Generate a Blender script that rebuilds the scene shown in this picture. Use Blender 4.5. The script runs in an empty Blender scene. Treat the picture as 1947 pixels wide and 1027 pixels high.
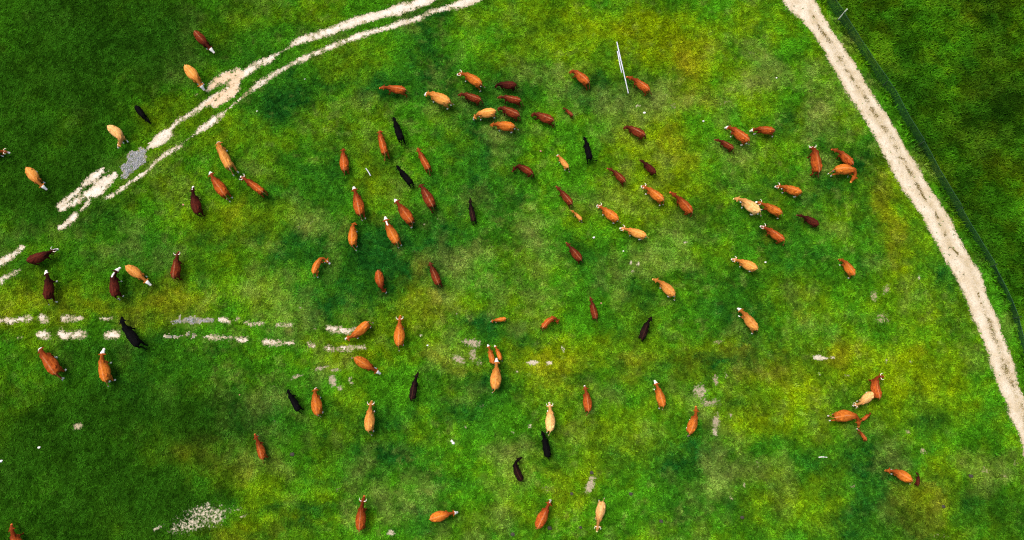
import bpy, bmesh, math, random
import numpy as np

# ------------------------------------------------------------------ camera, sky, sun, exposure
scene = bpy.context.scene
COL = scene.collection
FPX, W0, H0 = 1560.0, 1947.0, 1027.0          # focal length in photo pixels, photo size
TILT = math.radians(12.0)
CAM_H = 62.0
CAM_Y = -CAM_H * math.tan(TILT)

cam_data = bpy.data.cameras.new("camera")
cam_data.sensor_width = 36.0
cam_data.lens = 36.0 * FPX / W0
cam_data.clip_end = 5000.0
cam = bpy.data.objects.new("camera", cam_data)
COL.objects.link(cam)
cam.location = (0.0, CAM_Y, CAM_H)
cam.rotation_euler = (TILT, 0.0, 0.0)
scene.camera = cam

SUN_ELEV, SUN_AZ = math.radians(66.0), math.radians(-50.0)   # azimuth measured from +Y towards +X
world = bpy.data.worlds.new("World")
scene.world = world
world.use_nodes = True
wnt = world.node_tree
sky = wnt.nodes.new("ShaderNodeTexSky")
sky.sky_type = 'NISHITA'
sky.sun_disc = False
sky.sun_elevation = SUN_ELEV
sky.sun_rotation = SUN_AZ
sky.air_density = 1.0
sky.dust_density = 6.0
sky.ozone_density = 0.6
bg = wnt.nodes["Background"]
bg.inputs["Strength"].default_value = 0.13
wnt.links.new(sky.outputs[0], bg.inputs[0])

sun_data = bpy.data.lights.new("sun", 'SUN')
sun_data.energy = 1.4
sun_data.angle = math.radians(24.0)
sun_data.color = (1.0, 0.95, 0.87)
sun = bpy.data.objects.new("sun", sun_data)
COL.objects.link(sun)
sd = (math.sin(SUN_AZ) * math.cos(SUN_ELEV), math.cos(SUN_AZ) * math.cos(SUN_ELEV), math.sin(SUN_ELEV))
from mathutils import Vector
sun.rotation_euler = Vector(sd).to_track_quat('Z', 'Y').to_euler()
sun.location = (0, 0, 80)

scene.view_settings.view_transform = 'Standard'
scene.view_settings.look = 'None'
scene.view_settings.exposure = 0.64
scene.view_settings.gamma = 1.0
scene.view_settings.use_curve_mapping = False

scene.cycles.use_denoising = False
scene.cycles.filter_width = 1.2

# ------------------------------------------------------------------ helpers
RNG = np.random.default_rng(7)
random.seed(7)
CT, ST = math.cos(TILT), math.sin(TILT)

def ground(px, py, z=0.0):
    """Point of the field at height z that was measured at photo position px, py."""
    u, v = (px - W0 / 2) / FPX, (H0 / 2 - py) / FPX
    dx, dy, dz = u, v * CT + ST, v * ST - CT
    t = (z - CAM_H) / dz
    return np.array((dx * t, CAM_Y + dy * t))

def metres(px, py):
    """Metres per photo pixel around that place."""
    a, b = ground(px - 5, py), ground(px + 5, py)
    return float(np.hypot(*(b - a))) / 10.0

class Noise:
    def __init__(self, seed):
        self.t = np.random.default_rng(seed).random((256, 256))
    def at(self, x, y, s):
        x = np.asarray(x, float) / s + 1000.3; y = np.asarray(y, float) / s + 1000.7
        i, j = np.floor(x).astype(int), np.floor(y).astype(int)
        fx, fy = x - i, y - j
        fx = fx * fx * (3 - 2 * fx); fy = fy * fy * (3 - 2 * fy)
        i0, j0, i1, j1 = i % 256, j % 256, (i + 1) % 256, (j + 1) % 256
        t = self.t
        return (t[i0, j0] * (1 - fx) + t[i1, j0] * fx) * (1 - fy) + (t[i0, j1] * (1 - fx) + t[i1, j1] * fx) * fy
    def fbm(self, x, y, s, octaves=4, gain=0.55):
        a, tot, v = 1.0, 0.0, 0.0
        ca, sa = math.cos(0.6), math.sin(0.6)
        for _ in range(octaves):
            v = v + a * self.at(x, y, s); tot += a
            a *= gain; s *= 0.5
            x, y = x * ca - y * sa + 3.1, x * sa + y * ca - 7.7
        return v / tot
N1, N2, N3, N4, N5, N6 = (Noise(k) for k in (11, 22, 33, 44, 55, 66))

def sstep(a, b, x):
    t = np.clip((x - a) / (b - a), 0, 1)
    return t * t * (3 - 2 * t)

def height(x, y):
    return 0.10 * (N6.fbm(x, y, 9.0, 2) - 0.5)

def link(name, me, parent=None):
    o = bpy.data.objects.new(name, me)
    COL.objects.link(o)
    if parent is not None:
        o.parent = parent
    return o

def tag(o, label=None, cat=None, group=None, kind=None):
    if label: o["label"] = label
    if cat: o["category"] = cat
    if group: o["group"] = group
    if kind: o["kind"] = kind
    return o

def np_mesh(name, V, F, mat=None, smooth=False):
    """V (n,3), F (m,k) with k = 3 or 4 for every face."""
    V = np.asarray(V, np.float32); F = np.asarray(F, np.int32)
    me = bpy.data.meshes.new(name)
    k = F.shape[1]
    me.vertices.add(len(V)); me.vertices.foreach_set("co", V.ravel())
    me.loops.add(F.size); me.loops.foreach_set("vertex_index", F.ravel())
    me.polygons.add(len(F))
    me.polygons.foreach_set("loop_start", np.arange(0, F.size, k, dtype=np.int32))
    me.polygons.foreach_set("loop_total", np.full(len(F), k, np.int32))
    if smooth:
        me.polygons.foreach_set("use_smooth", np.ones(len(F), bool))
    me.update(calc_edges=True)
    if mat is not None:
        me.materials.append(mat)
    return me

def add_attr(me, name, data):
    a = me.attributes.new(name, 'FLOAT_COLOR', 'POINT')
    a.data.foreach_set("color", np.ascontiguousarray(data, np.float32).ravel())

# ------------------------------------------------------------------ materials
class NB:
    """small node-graph builder"""
    def __init__(self, name, rough=0.8, spec=0.2):
        self.m = bpy.data.materials.new(name); self.m.use_nodes = True
        self.nt = self.m.node_tree
        self.bsdf = self.nt.nodes["Principled BSDF"]
        self.bsdf.inputs["Roughness"].default_value = rough
        self.bsdf.inputs["Specular IOR Level"].default_value = spec
    def n(self, t, **kw):
        nd = self.nt.nodes.new(t)
        for k, v in kw.items(): setattr(nd, k, v)
        return nd
    def put(self, sock, v):
        if isinstance(v, bpy.types.NodeSocket): self.nt.links.new(v, sock)
        elif isinstance(v, (tuple, list)): sock.default_value = (*v, 1.0) if len(v) == 3 and sock.type == 'RGBA' else v
        else: sock.default_value = v
    def attr(self, name):
        return self.n("ShaderNodeAttribute", attribute_name=name)
    def sep(self, c):
        s = self.n("ShaderNodeSeparateColor"); self.put(s.inputs[0], c); return s.outputs
    def mix(self, f, a, b, mode='MIX'):
        m = self.n("ShaderNodeMix", data_type='RGBA', blend_type=mode)
        self.put(m.inputs[0], f); self.put(m.inputs[6], a); self.put(m.inputs[7], b)
        return m.outputs[2]
    def math(self, op, a, b=0.0, c=None, clamp=False):
        m = self.n("ShaderNodeMath", operation=op, use_clamp=clamp)
        self.put(m.inputs[0], a); self.put(m.inputs[1], b)
        if c is not None: self.put(m.inputs[2], c)
        return m.outputs[0]
    def rng(self, v, a, b, c=0.0, d=1.0, smooth=False):
        m = self.n("ShaderNodeMapRange", interpolation_type='SMOOTHSTEP' if smooth else 'LINEAR')
        for i, x in enumerate((v, a, b, c, d)): self.put(m.inputs[i], x)
        return m.outputs[0]
    def noise(self, vec, scale, detail=3.0, rough=0.6):
        m = self.n("ShaderNodeTexNoise"); self.put(m.inputs["Vector"], vec)
        m.inputs["Scale"].default_value = scale; m.inputs["Detail"].default_value = detail; m.inputs["Roughness"].default_value = rough
        return m.outputs[0]
    def pos(self):
        return self.n("ShaderNodeNewGeometry").outputs["Position"]
    def color(self, v): self.put(self.bsdf.inputs["Base Color"], v)
    def bump(self, h, dist=0.02, strength=0.6):
        b = self.n("ShaderNodeBump"); b.inputs["Distance"].default_value = dist; b.inputs["Strength"].default_value = strength
        self.put(b.inputs["Height"], h); self.nt.links.new(b.outputs[0], self.bsdf.inputs["Normal"])

GREEN = (0.046, 0.188, 0.005)
LUSH = (0.009, 0.072, 0.008)
YELLOW = (0.150, 0.235, 0.002)
PALE = (0.165, 0.215, 0.045)
OCHRE = (0.230, 0.190, 0.008)
DEEP = (0.014, 0.060, 0.003)  # dark sward colour, also used to paint the vignette

def veg_color(nb, p):
    """grass colour from the sward masks: r lush, g yellowing, b pale and dry; vegb: r ochre, g dark sward plus painted corner vignette"""
    s = nb.sep(nb.attr("veg").outputs[0]); t = nb.sep(nb.attr("vegb").outputs[0])
    jit = nb.noise(p, 1.6, 4.0, 0.65)
    def j(m, k=0.9):
        return nb.math('MULTIPLY_ADD', nb.math('SUBTRACT', jit, 0.5), nb.math('MULTIPLY', m, k), m, clamp=True)
    c = nb.mix(j(s[1]), GREEN, YELLOW)
    c = nb.mix(j(s[0]), c, LUSH)
    c = nb.mix(j(s[2]), c, PALE)
    c = nb.mix(j(t[0]), c, OCHRE)
    c = nb.mix(t[1], c, DEEP)
    return c

def mat_ground():
    nb = NB("pasture_ground", 1.0, 0.0); p = nb.pos()
    c = veg_color(nb, p)
    fine = nb.noise(p, 14.0, 5.0, 0.7)
    c = nb.mix(1.0, c, nb.mix(fine, (0.30, 0.32, 0.25), (1.15, 1.12, 0.9)), 'MULTIPLY')
    so = nb.sep(nb.attr("soil").outputs[0])
    e = nb.math('ADD', so[0], nb.rng(nb.noise(p, 5.5, 5.0, 0.7), 0.3, 0.7, -0.32, 0.32))
    soil = nb.mix(so[1], (0.55, 0.49, 0.38), (0.33, 0.27, 0.15))
    soil = nb.mix(so[2], soil, (0.25, 0.185, 0.12))
    soil = nb.mix(1.0, soil, nb.mix(nb.noise(p, 22.0, 3.0), (0.55, 0.53, 0.5), (1.25, 1.25, 1.25)), 'MULTIPLY')
    c = nb.mix(nb.rng(e, 0.38, 0.74, smooth=True), c, soil)
    nb.color(c)
    nb.bump(fine, 0.05, 0.8)
    return nb.m

def mat_grass(name="grass_blades", lo=0.36, hi=1.85):
    nb = NB(name, 1.0, 0.0); p = nb.pos()
    c = veg_color(nb, p)
    r = nb.attr("veg").outputs["Alpha"]
    v = nb.rng(r, 0.0, 1.0, lo, hi)
    c = nb.mix(1.0, c, nb.n("ShaderNodeCombineColor").outputs[0], 'MULTIPLY')
    comb = c.node.inputs[7].links[0].from_node
    nb.put(comb.inputs[0], v); nb.put(comb.inputs[1], v); nb.put(comb.inputs[2], nb.math('MULTIPLY', v, 0.9))
    nb.color(c)
    return nb.m

def mat_dirt(name, pale, dark, stony=0.5):
    """worn chalky track: attribute 'tone' r = edge wear, g = grey gravel, b = pinkish mud"""
    nb = NB(name, 0.95, 0.1); p = nb.pos()
    t = nb.sep(nb.attr("tone").outputs[0])
    n1 = nb.noise(p, 0.9, 4.0, 0.65); n2 = nb.noise(p, 9.0, 4.0, 0.7)
    c = nb.mix(nb.rng(n1, 0.35, 0.7, smooth=True), pale, dark)
    mott = nb.noise(p, 2.6, 5.0, 0.72)
    c = nb.mix(nb.math('MULTIPLY', nb.rng(mott, 0.54, 0.72, smooth=True), stony), c, (0.42, 0.31, 0.17))
    c = nb.mix(t[1], c, nb.mix(nb.rng(mott, 0.42, 0.58, smooth=True), (0.22, 0.235, 0.26), (0.10, 0.13, 0.08)))
    c = nb.mix(t[2], c, (0.62, 0.44, 0.28))
    c = nb.mix(1.0, c, nb.mix(nb.rng(n2, 0.3, 0.7), (0.72, 0.70, 0.66), (1.12, 1.12, 1.12)), 'MULTIPLY')
    c = nb.mix(nb.math('MULTIPLY', t[0], nb.rng(n2, 0.40, 0.62, smooth=True)), c, (0.26, 0.20, 0.08))
    nb.color(c)
    nb.bump(n2, 0.04, 0.7)
    return nb.m

def mat_simple(name, col, rough=0.7, var=0.25, scale=6.0, spec=0.2):
    nb = NB(name, rough, spec)
    n = nb.noise(nb.n("ShaderNodeTexCoord").outputs["Object"], scale, 4.0)
    c = nb.mix(1.0, col, nb.mix(n, (1 - var,) * 3, (1 + var,) * 3), 'MULTIPLY')
    nb.color(c); nb.bump(n, 0.01, 0.4)
    return nb.m

COATS = {   # back colour, neck and flank colour
    'cream':  ((0.82, 0.50, 0.18), (0.62, 0.29, 0.075)),
    'tan':    ((0.69, 0.31, 0.062), (0.47, 0.155, 0.024)),
    'orange': ((0.56, 0.165, 0.018), (0.33, 0.070, 0.008)),
    'rust':   ((0.41, 0.088, 0.012), (0.20, 0.031, 0.005)),
    'red':    ((0.20, 0.034, 0.008), (0.080, 0.011, 0.004)),
    'dark':   ((0.085, 0.013, 0.006), (0.032, 0.005, 0.003)),
    'brown':  ((0.022, 0.009, 0.007), (0.006, 0.004, 0.004)),
    'black':  ((0.0045, 0.004, 0.0045), (0.003, 0.003, 0.003)),
}
_coat_cache = {}
def mat_coat(coat, face, socks, neck):
    """hide: rest coordinates in attribute 'rest' (x along the spine from the rump, z up)"""
    key = (coat, face, socks, neck)
    if key in _coat_cache: return _coat_cache[key]
    nb = NB("hide_%s_%s%s%s" % (coat, face, "_socks" if socks else "", "_maned" if neck else ""), 0.88, 0.03 if coat in ("black", "brown") else 0.08)
    a = nb.attr("rest").outputs["Vector"]
    sx = nb.n("ShaderNodeSeparateXYZ"); nb.put(sx.inputs[0], a); X, Y, Z = sx.outputs
    oi = nb.n("ShaderNodeObjectInfo").outputs["Random"]
    mp = nb.n("ShaderNodeVectorMath", operation='ADD'); nb.put(mp.inputs[0], a)
    cv = nb.n("ShaderNodeCombineXYZ"); nb.put(cv.inputs[0], nb.math('MULTIPLY', oi, 37.0)); nb.put(cv.inputs[1], nb.math('MULTIPLY', oi, 91.0))
    nb.put(mp.inputs[1], cv.outputs[0]); vec = mp.outputs[0]
    st = nb.n("ShaderNodeMapping"); nb.put(st.inputs[0], vec); st.inputs[3].default_value = (1.6, 4.5, 2.0)
    streak = nb.noise(st.outputs[0], 3.0, 4.0, 0.65)
    blot = nb.noise(vec, 4.0, 4.0, 0.6)
    back, flank = COATS[coat]
    c = nb.mix(nb.rng(streak, 0.40, 0.66, smooth=True), back, flank)
    c = nb.mix(nb.math('MULTIPLY', nb.rng(blot, 0.52, 0.66, smooth=True), 0.5), c, tuple(v * 0.7 for v in flank))
    if coat not in ('black',):
        ax = nb.math('ABSOLUTE', Y)
        spine = nb.math('MULTIPLY', nb.rng(ax, 0.0, 0.06, 1.0, 0.0), nb.rng(streak, 0.4, 0.6))
        c = nb.mix(nb.math('MULTIPLY', spine, 0.30), c, (0.85, 0.55, 0.28) if coat not in ('dark', 'brown') else (0.2, 0.06, 0.03))
    neckm = nb.math('MULTIPLY', nb.rng(nb.math('MULTIPLY_ADD', blot, 0.35, X), 1.40, 1.66, smooth=True), nb.rng(X, 1.92, 2.05, 0.95 if neck else 0.75, 0.45))
    c = nb.mix(neckm, c, tuple(v * (0.22 if neck else 0.62) for v in flank))
    front = nb.rng(nb.math('MULTIPLY_ADD', streak, 0.5, X), 0.85, 1.75, 0.0, 0.75 if neck else 0.5, smooth=True)
    c = nb.mix(front, c, tuple(v * 0.8 for v in flank))
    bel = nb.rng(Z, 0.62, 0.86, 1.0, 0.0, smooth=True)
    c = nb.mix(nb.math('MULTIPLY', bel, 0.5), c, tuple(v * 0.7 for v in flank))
    c = nb.mix(1.0, c, nb.mix(oi, (0.82, 0.80, 0.80), (1.14, 1.16, 1.2)), 'MULTIPLY')
    if face in 'wpc':
        lim = 2.30 if face == 'p' else 2.02
        fm = nb.rng(nb.math('MULTIPLY_ADD', nb.math('SUBTRACT', blot, 0.5), 0.12, X), lim, lim + 0.03)
        if face == 'p':
            bl = nb.math('MULTIPLY', nb.rng(nb.math('ABSOLUTE', Y), 0.02, 0.05, 1.0, 0.0), nb.rng(X, 2.0, 2.05))
            fm = nb.math('MAXIMUM', fm, nb.math('MULTIPLY', bl, nb.rng(blot, 0.45, 0.55)))
        if face == 'c':
            cr = nb.math('MULTIPLY', nb.rng(nb.math('ABSOLUTE', nb.math('MULTIPLY_ADD', nb.math('SUBTRACT', blot, 0.5), 0.1, Y)), 0.045, 0.065, 1.0, 0.0), nb.math('MULTIPLY', nb.rng(X, 1.42, 1.47), nb.rng(X, 1.80, 1.85, 1.0, 0.0)))
            fm = nb.math('MAXIMUM', fm, nb.math('MULTIPLY', cr, nb.rng(Z, 0.95, 1.0)))
        c = nb.mix(fm, c, (0.82, 0.79, 0.74))
        muz = nb.rng(X, 2.42, 2.45)
        c = nb.mix(muz, c, (0.72, 0.56, 0.47))
    elif coat not in ('black', 'brown'):
        c = nb.mix(nb.rng(X, 2.34, 2.40), c, tuple(min(0.75, v * 1.5 + 0.02) for v in back))
    if socks:
        sm = nb.rng(nb.math('MULTIPLY_ADD', nb.math('SUBTRACT', blot, 0.5), 0.15, Z), 0.30, 0.36, 1.0, 0.0)
        sm = nb.math('MAXIMUM', sm, nb.math('MULTIPLY', nb.rng(X, -0.10, -0.06, 1.0, 0.0), nb.rng(Z, 0.50, 0.58, 1.0, 0.0)))
        c = nb.mix(sm, c, (0.86, 0.82, 0.74))
    else:
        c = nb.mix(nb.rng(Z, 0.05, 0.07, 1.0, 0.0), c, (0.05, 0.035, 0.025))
    nb.color(c)
    nb.bump(streak, 0.015, 0.5)
    nb.bsdf.inputs["Sheen Weight"].default_value = 0.0
    _coat_cache[key] = nb.m
    return nb.m

# ------------------------------------------------------------------ where the tracks, the bare soil and the kinds of sward lie
# chains of (photo x, y, half width in photo pixels); turned into metres on the ground
ROAD_L = [(1462,-40),(1486,0),(1519,37),(1547,75),(1565,101),(1580,126),(1619,190),(1650,240),(1681,301),(1709,351),(1744,402),(1771,452),(1798,503),(1815,527),(1826,551),(1838,576),(1856,627),(1876,677),(1893,728),(1907,762),(1917,790),(1930,815),(1938,840),(1945,866),(1956,910),(1968,960),(1978,1010),(1990,1080)]
ROAD_R = [(1530,-40),(1552,0),(1568,25),(1589,62),(1608,93),(1629,126),(1667,190),(1706,250),(1733,301),(1765,351),(1799,402),(1828,452),(1852,500),(1872,527),(1879,551),(1886,578),(1907,627),(1926,677),(1940,728),(1952,762),(1962,790),(1972,815),(1981,840),(1990,866),(2003,910),(2015,960),(2027,1010),(2042,1080)]
ROAD_MID = [(1540,22,0),(1549,37,1.5),(1562,60,3),(1577,80,3),(1590,100,3.5),(1607,130,3.5),(1620,150,2.5),(1633,170,3),(1643,183,3),(1656,206,3),(1668,225,3.5),(1676,238,4.5),(1688,253,4.5),(1704,281,3),(1718,310,3.5),(1730,328,4),(1742,350,3),(1755,374,2),(1775,400,1.5),(1786,422,2.5),(1794,440,3),(1806,468,1.5),(1830,492,0.8),(1848,520,0.2),(1858,553,2.0),(1862,570,0.2),(1878,602,3),(1888,635,3.5),(1898,655,3),(1906,675,3.5),(1911,697,5),(1918,715,4.5),(1930,745,4),(1938,768,4),(1943,785,4.5),(1950,805,4),(1958,830,3),(1975,880,2),(2000,1000,2)]
RUTS = [
 # upper track, northern rut
 [(850,-25,10),(815,-2,10),(790,9,11),(740,23,10),(690,37,8),(640,54,7.5),(600,69,8.5),(560,83,7.5),(545,94,3),(525,104,3.2),(510,114,6),(490,122,5.5),(465,140,6),(450,152,5),(430,172,4),(400,190,5),(375,208,6),(354,223,5),(339,231,6.5),(324,246,5),(304,256,4.5),(296,262,4)],
 [(322,254,9),(300,268,11),(280,281,8)],
 # upper track, southern rut
 [(950,-22,6),(905,-1,6),(880,6,7),(860,13,7),(820,23,6),(790,37,6),(740,52,5.5),(690,66,5),(655,79,4),(600,100,5.5),(560,119,5.5),(520,142,5),(490,162,5.5),(475,174,3)],
 [(475,174,2.2),(455,190,1.6),(430,211,3.2),(400,233,5),(375,253,5),(362,261,3.5)],
 [(364,260,2.4),(353,268,2.0),(342,277,3)],[(294,310,3),(286,318,2.2),(278,326,3)],[(342,277,5.5),(325,288,6),(309,297,5),(292,312,4)],
 # lower left pieces
 [(195,323,5),(187,331,7),(175,339,7),(160,350,6)],
 [(152,359,5),(142,368,5),(134,374,5),(122,384,4),(113,391,4)],
 [(218,331,8),(205,344,12),(190,357,13),(180,366,8),(157,373,6),(137,387,4.5),(116,398,4)],
 [(207,323,3),(205,325,3)],
 [(278,326,3),(256,341,4.5),(235,356,5.5),(222,366,4)],
 [(213,371,5),(203,376,3.5)],
 [(172,378,1.2),(162,392,2.4),(155,399,1.2)],
 [(143,410,5),(136,418,6),(129,425,6),(116,432,4)],
 [(41,471,4),(25,485,7),(8,495,8),(-25,512,8),(-70,535,8)],
 [(37,513,4),(23,520,6),(8,528,6),(0,537,5),(-30,556,5),(-70,580,5)],
 # field track across the lower left
 [(-30,609,5),(0,609,6),(20,610,6),(39,607,4)],[(45,607,4.5),(54,607,4.5)],[(78,603,4),(82,608,4),(88,608,3)],[(122,605,4.5),(138,607,4),(155,605,4)],[(190,605,2.5),(202,606,4),(213,604,4)],
 [(335,613,9),(360,610,9),(385,612,9),(408,612,7)],[(413,609,6),(425,608,5),(438,613,3)],[(447,610,2),(453,604,3)],[(466,613,4.5),(480,616,4.5),(500,614,3.5)],[(527,618,2),(545,618,4),(552,618,3)],[(598,623,3)],
 [(624,624,5),(634,626,6),(645,626,4)],[(650,629,3),(665,630,3),(681,626,3)],
 [(34,641,2),(42,643,2)],[(74,637,5),(82,638,7),(90,640,5)],[(115,633,6),(120,640,5),(138,637,6),(157,637,6)],[(204,637,5),(214,637,6),(224,638,5)],
 [(305,641,2),(322,639,4.5),(345,641,5),(358,637,7),(375,641,4.5),(400,641,4.5),(425,641,4),(442,642,4)],[(451,645,4),(460,647,5),(468,647,4)],[(436,650,2.5),(441,653,2.5)],[(504,650,4.5),(520,652,5),(540,652,4),(557,652,3.5)],
 [(588,655,4),(596,658,4)],[(622,660,6),(632,663,5)],[(636,663,3),(655,663,4),(668,662,4)],[(681,661,2),(693,661,2)],
]
# bare spots in the sward: photo x, y, rx, ry, angle, strength, tan, grey-brown
SPOTS = [
 (897,652,20,9,10,.70,.2,.55),(872,683,15,8,25,.70,.2,.6),(899,674,8,16,0,.62,.3,.6),(912,690,7,8,0,.55,.3,.6),(1013,690,13,4.5,0,.85,0,.1),(1044,690,7,4,10,.85,0,.1),(1070,664,2.5,6,-15,.9,0,0),(800,639,4.5,2.5,0,.85,0,0),(982,707,5,3,0,.7,.2,.3),(938,744,5,2,0,.7,.5,0),
 (610,700,16,5,-15,.68,.1,.6),(638,703,11,4,0,.68,.1,.6),(565,715,12,4,-10,.66,.1,.6),(633,725,8,14,-15,.72,.1,.5),(646,738,8,6,0,.68,.1,.5),(667,725,4.5,10,-20,.68,.1,.5),(520,735,8,4,0,.5,.2,.8),(556,722,5,3,0,.5,.2,.8),
 (1360,722,6,14,0,.68,.3,.7),(1332,745,16,15,20,.66,.2,.5),(1380,713,4,7,-20,.6,.2,.4),(1349,766,26,10,0,.6,.3,.6),(1361,801,8,18,10,.68,.3,.55),(1359,822,5,9,-20,.75,.2,.3),(1389,789,4,9,-15,.6,.3,.5),
 (1555,680,10,5,0,.9,0,0),(1565,681,8,4,0,.9,0,0),(1582,680,6,3,0,.85,0,0),(1684,687,3,8,15,.6,.2,.3),(1732,687,4,2.5,0,.75,.2,0),(1557,710,4,4,0,.7,.2,0),(1610,715,9,2.5,0,.65,.4,.1),(1747,528,2.2,6,0,.8,.1,0),
 (1662,563,8,14,5,.6,.9,.1),(1685,551,13,9,-40,.56,.9,.2),(1679,606,18,14,0,.55,.9,.2),
 (388,976,46,18,-8,.56,.2,0),(362,995,46,19,-10,.55,.2,0),(408,980,28,24,0,.55,.2,0),(345,1003,28,13,-15,.54,.2,0),(430,972,30,10,-15,.42,.4,0),(300,1004,9,4,-20,.75,.1,0),(395,962,10,8,0,.6,.1,0),(452,969,8,4,-10,.55,.3,.2),(462,982,10,3,-25,.55,.3,.2),(148,811,10,7,-10,.75,.7,0),
 (1123,921,9,19,25,.74,.2,.5),(1042,929,14,9,10,.5,.3,.8),(743,1013,8,7,0,.72,.2,.1),
 (1200,499,4,4,0,.75,.1,0),(1214,502,4,5,0,.75,.1,0),(1203,516,5,4,0,.65,.3,0),(1304,461,5,3,0,.75,.2,0),(1215,200,5,3,0,.6,.3,0),(1267,180,7,4,0,.5,.3,.3),(1280,203,9,8,0,.46,.2,.7),(1209,203,3,2.5,0,.65,.2,0),
 (1726,821,7,6,0,.6,.9,0),(1755,858,8,7,20,.6,.9,0),(1622,925,8,8,0,.5,.8,.1),(1872,893,13,11,0,.48,.9,0),(1905,905,12,9,0,.46,.9,0),(1930,880,9,10,0,.46,.9,0),
 (885,812,5,4,0,.6,.4,.3),(915,772,6,3,-30,.6,.5,.5),(975,822,5,4,0,.6,.6,0),(1008,811,5,5,0,.68,.3,0),(569,432,10,3,-5,.5,.3,.6),(592,423,3,5,0,.5,.3,.6),(607,448,3,3,0,.5,.1,.4),
 (1365,650,17,4.5,-14,.55,1,0),(1428,100,9,6,0,.5,.9,.2),(1458,75,7,8,0,.4,.9,.3),(1380,195,18,7,-10,.4,.9,.2),(1475,147,12,4,-10,.46,.9,.2),(1115,790,5,3,0,.45,.5,.3),
 (541,512,4,4,0,.5,.5,.7),(570,585,5,3,0,.6,.2,.4),(448,605,4,3,-30,.55,.2,.3),(490,830,5,9,0,.5,.2,.8),(525,800,6,4,0,.5,.3,.5),(640,930,8,7,0,.46,.9,0),(1150,785,4,2,0,.4,.4,.2),(1440,883,4,6,0,.6,.7,0),(1415,922,5,5,0,.6,.7,0),(1391,945,6,12,0,.5,.8,0),(1428,960,5,4,0,.45,.8,0),(1790,1020,30,6,5,.4,.8,.1),
 (868,597,3,4,0,.55,.2,.2),(1048,551,3,3,0,.5,.3,.3),(935,470,5,4,0,.5,.5,0),(1018,426,4,3,0,.55,.2,.2),(806,428,4,4,0,.55,.3,.2),(790,478,8,3,0,.5,.3,.3),(832,417,3,3,0,.55,.7,.1),
 (1899,97,3,3,0,.7,.6,0),(1855,130,6,2,0,.75,.4,0),(1778,187,5,4,0,.75,.5,0),(1916,83,2,2,0,.7,.2,0),
 (440,178,12,4,-30,.5,1,.2),(374,180,7,4,-30,.55,.8,.2),(740,8,12,2,-12,.5,.5,0),(772,2,10,2,-12,.6,.3,0),
]
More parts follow.
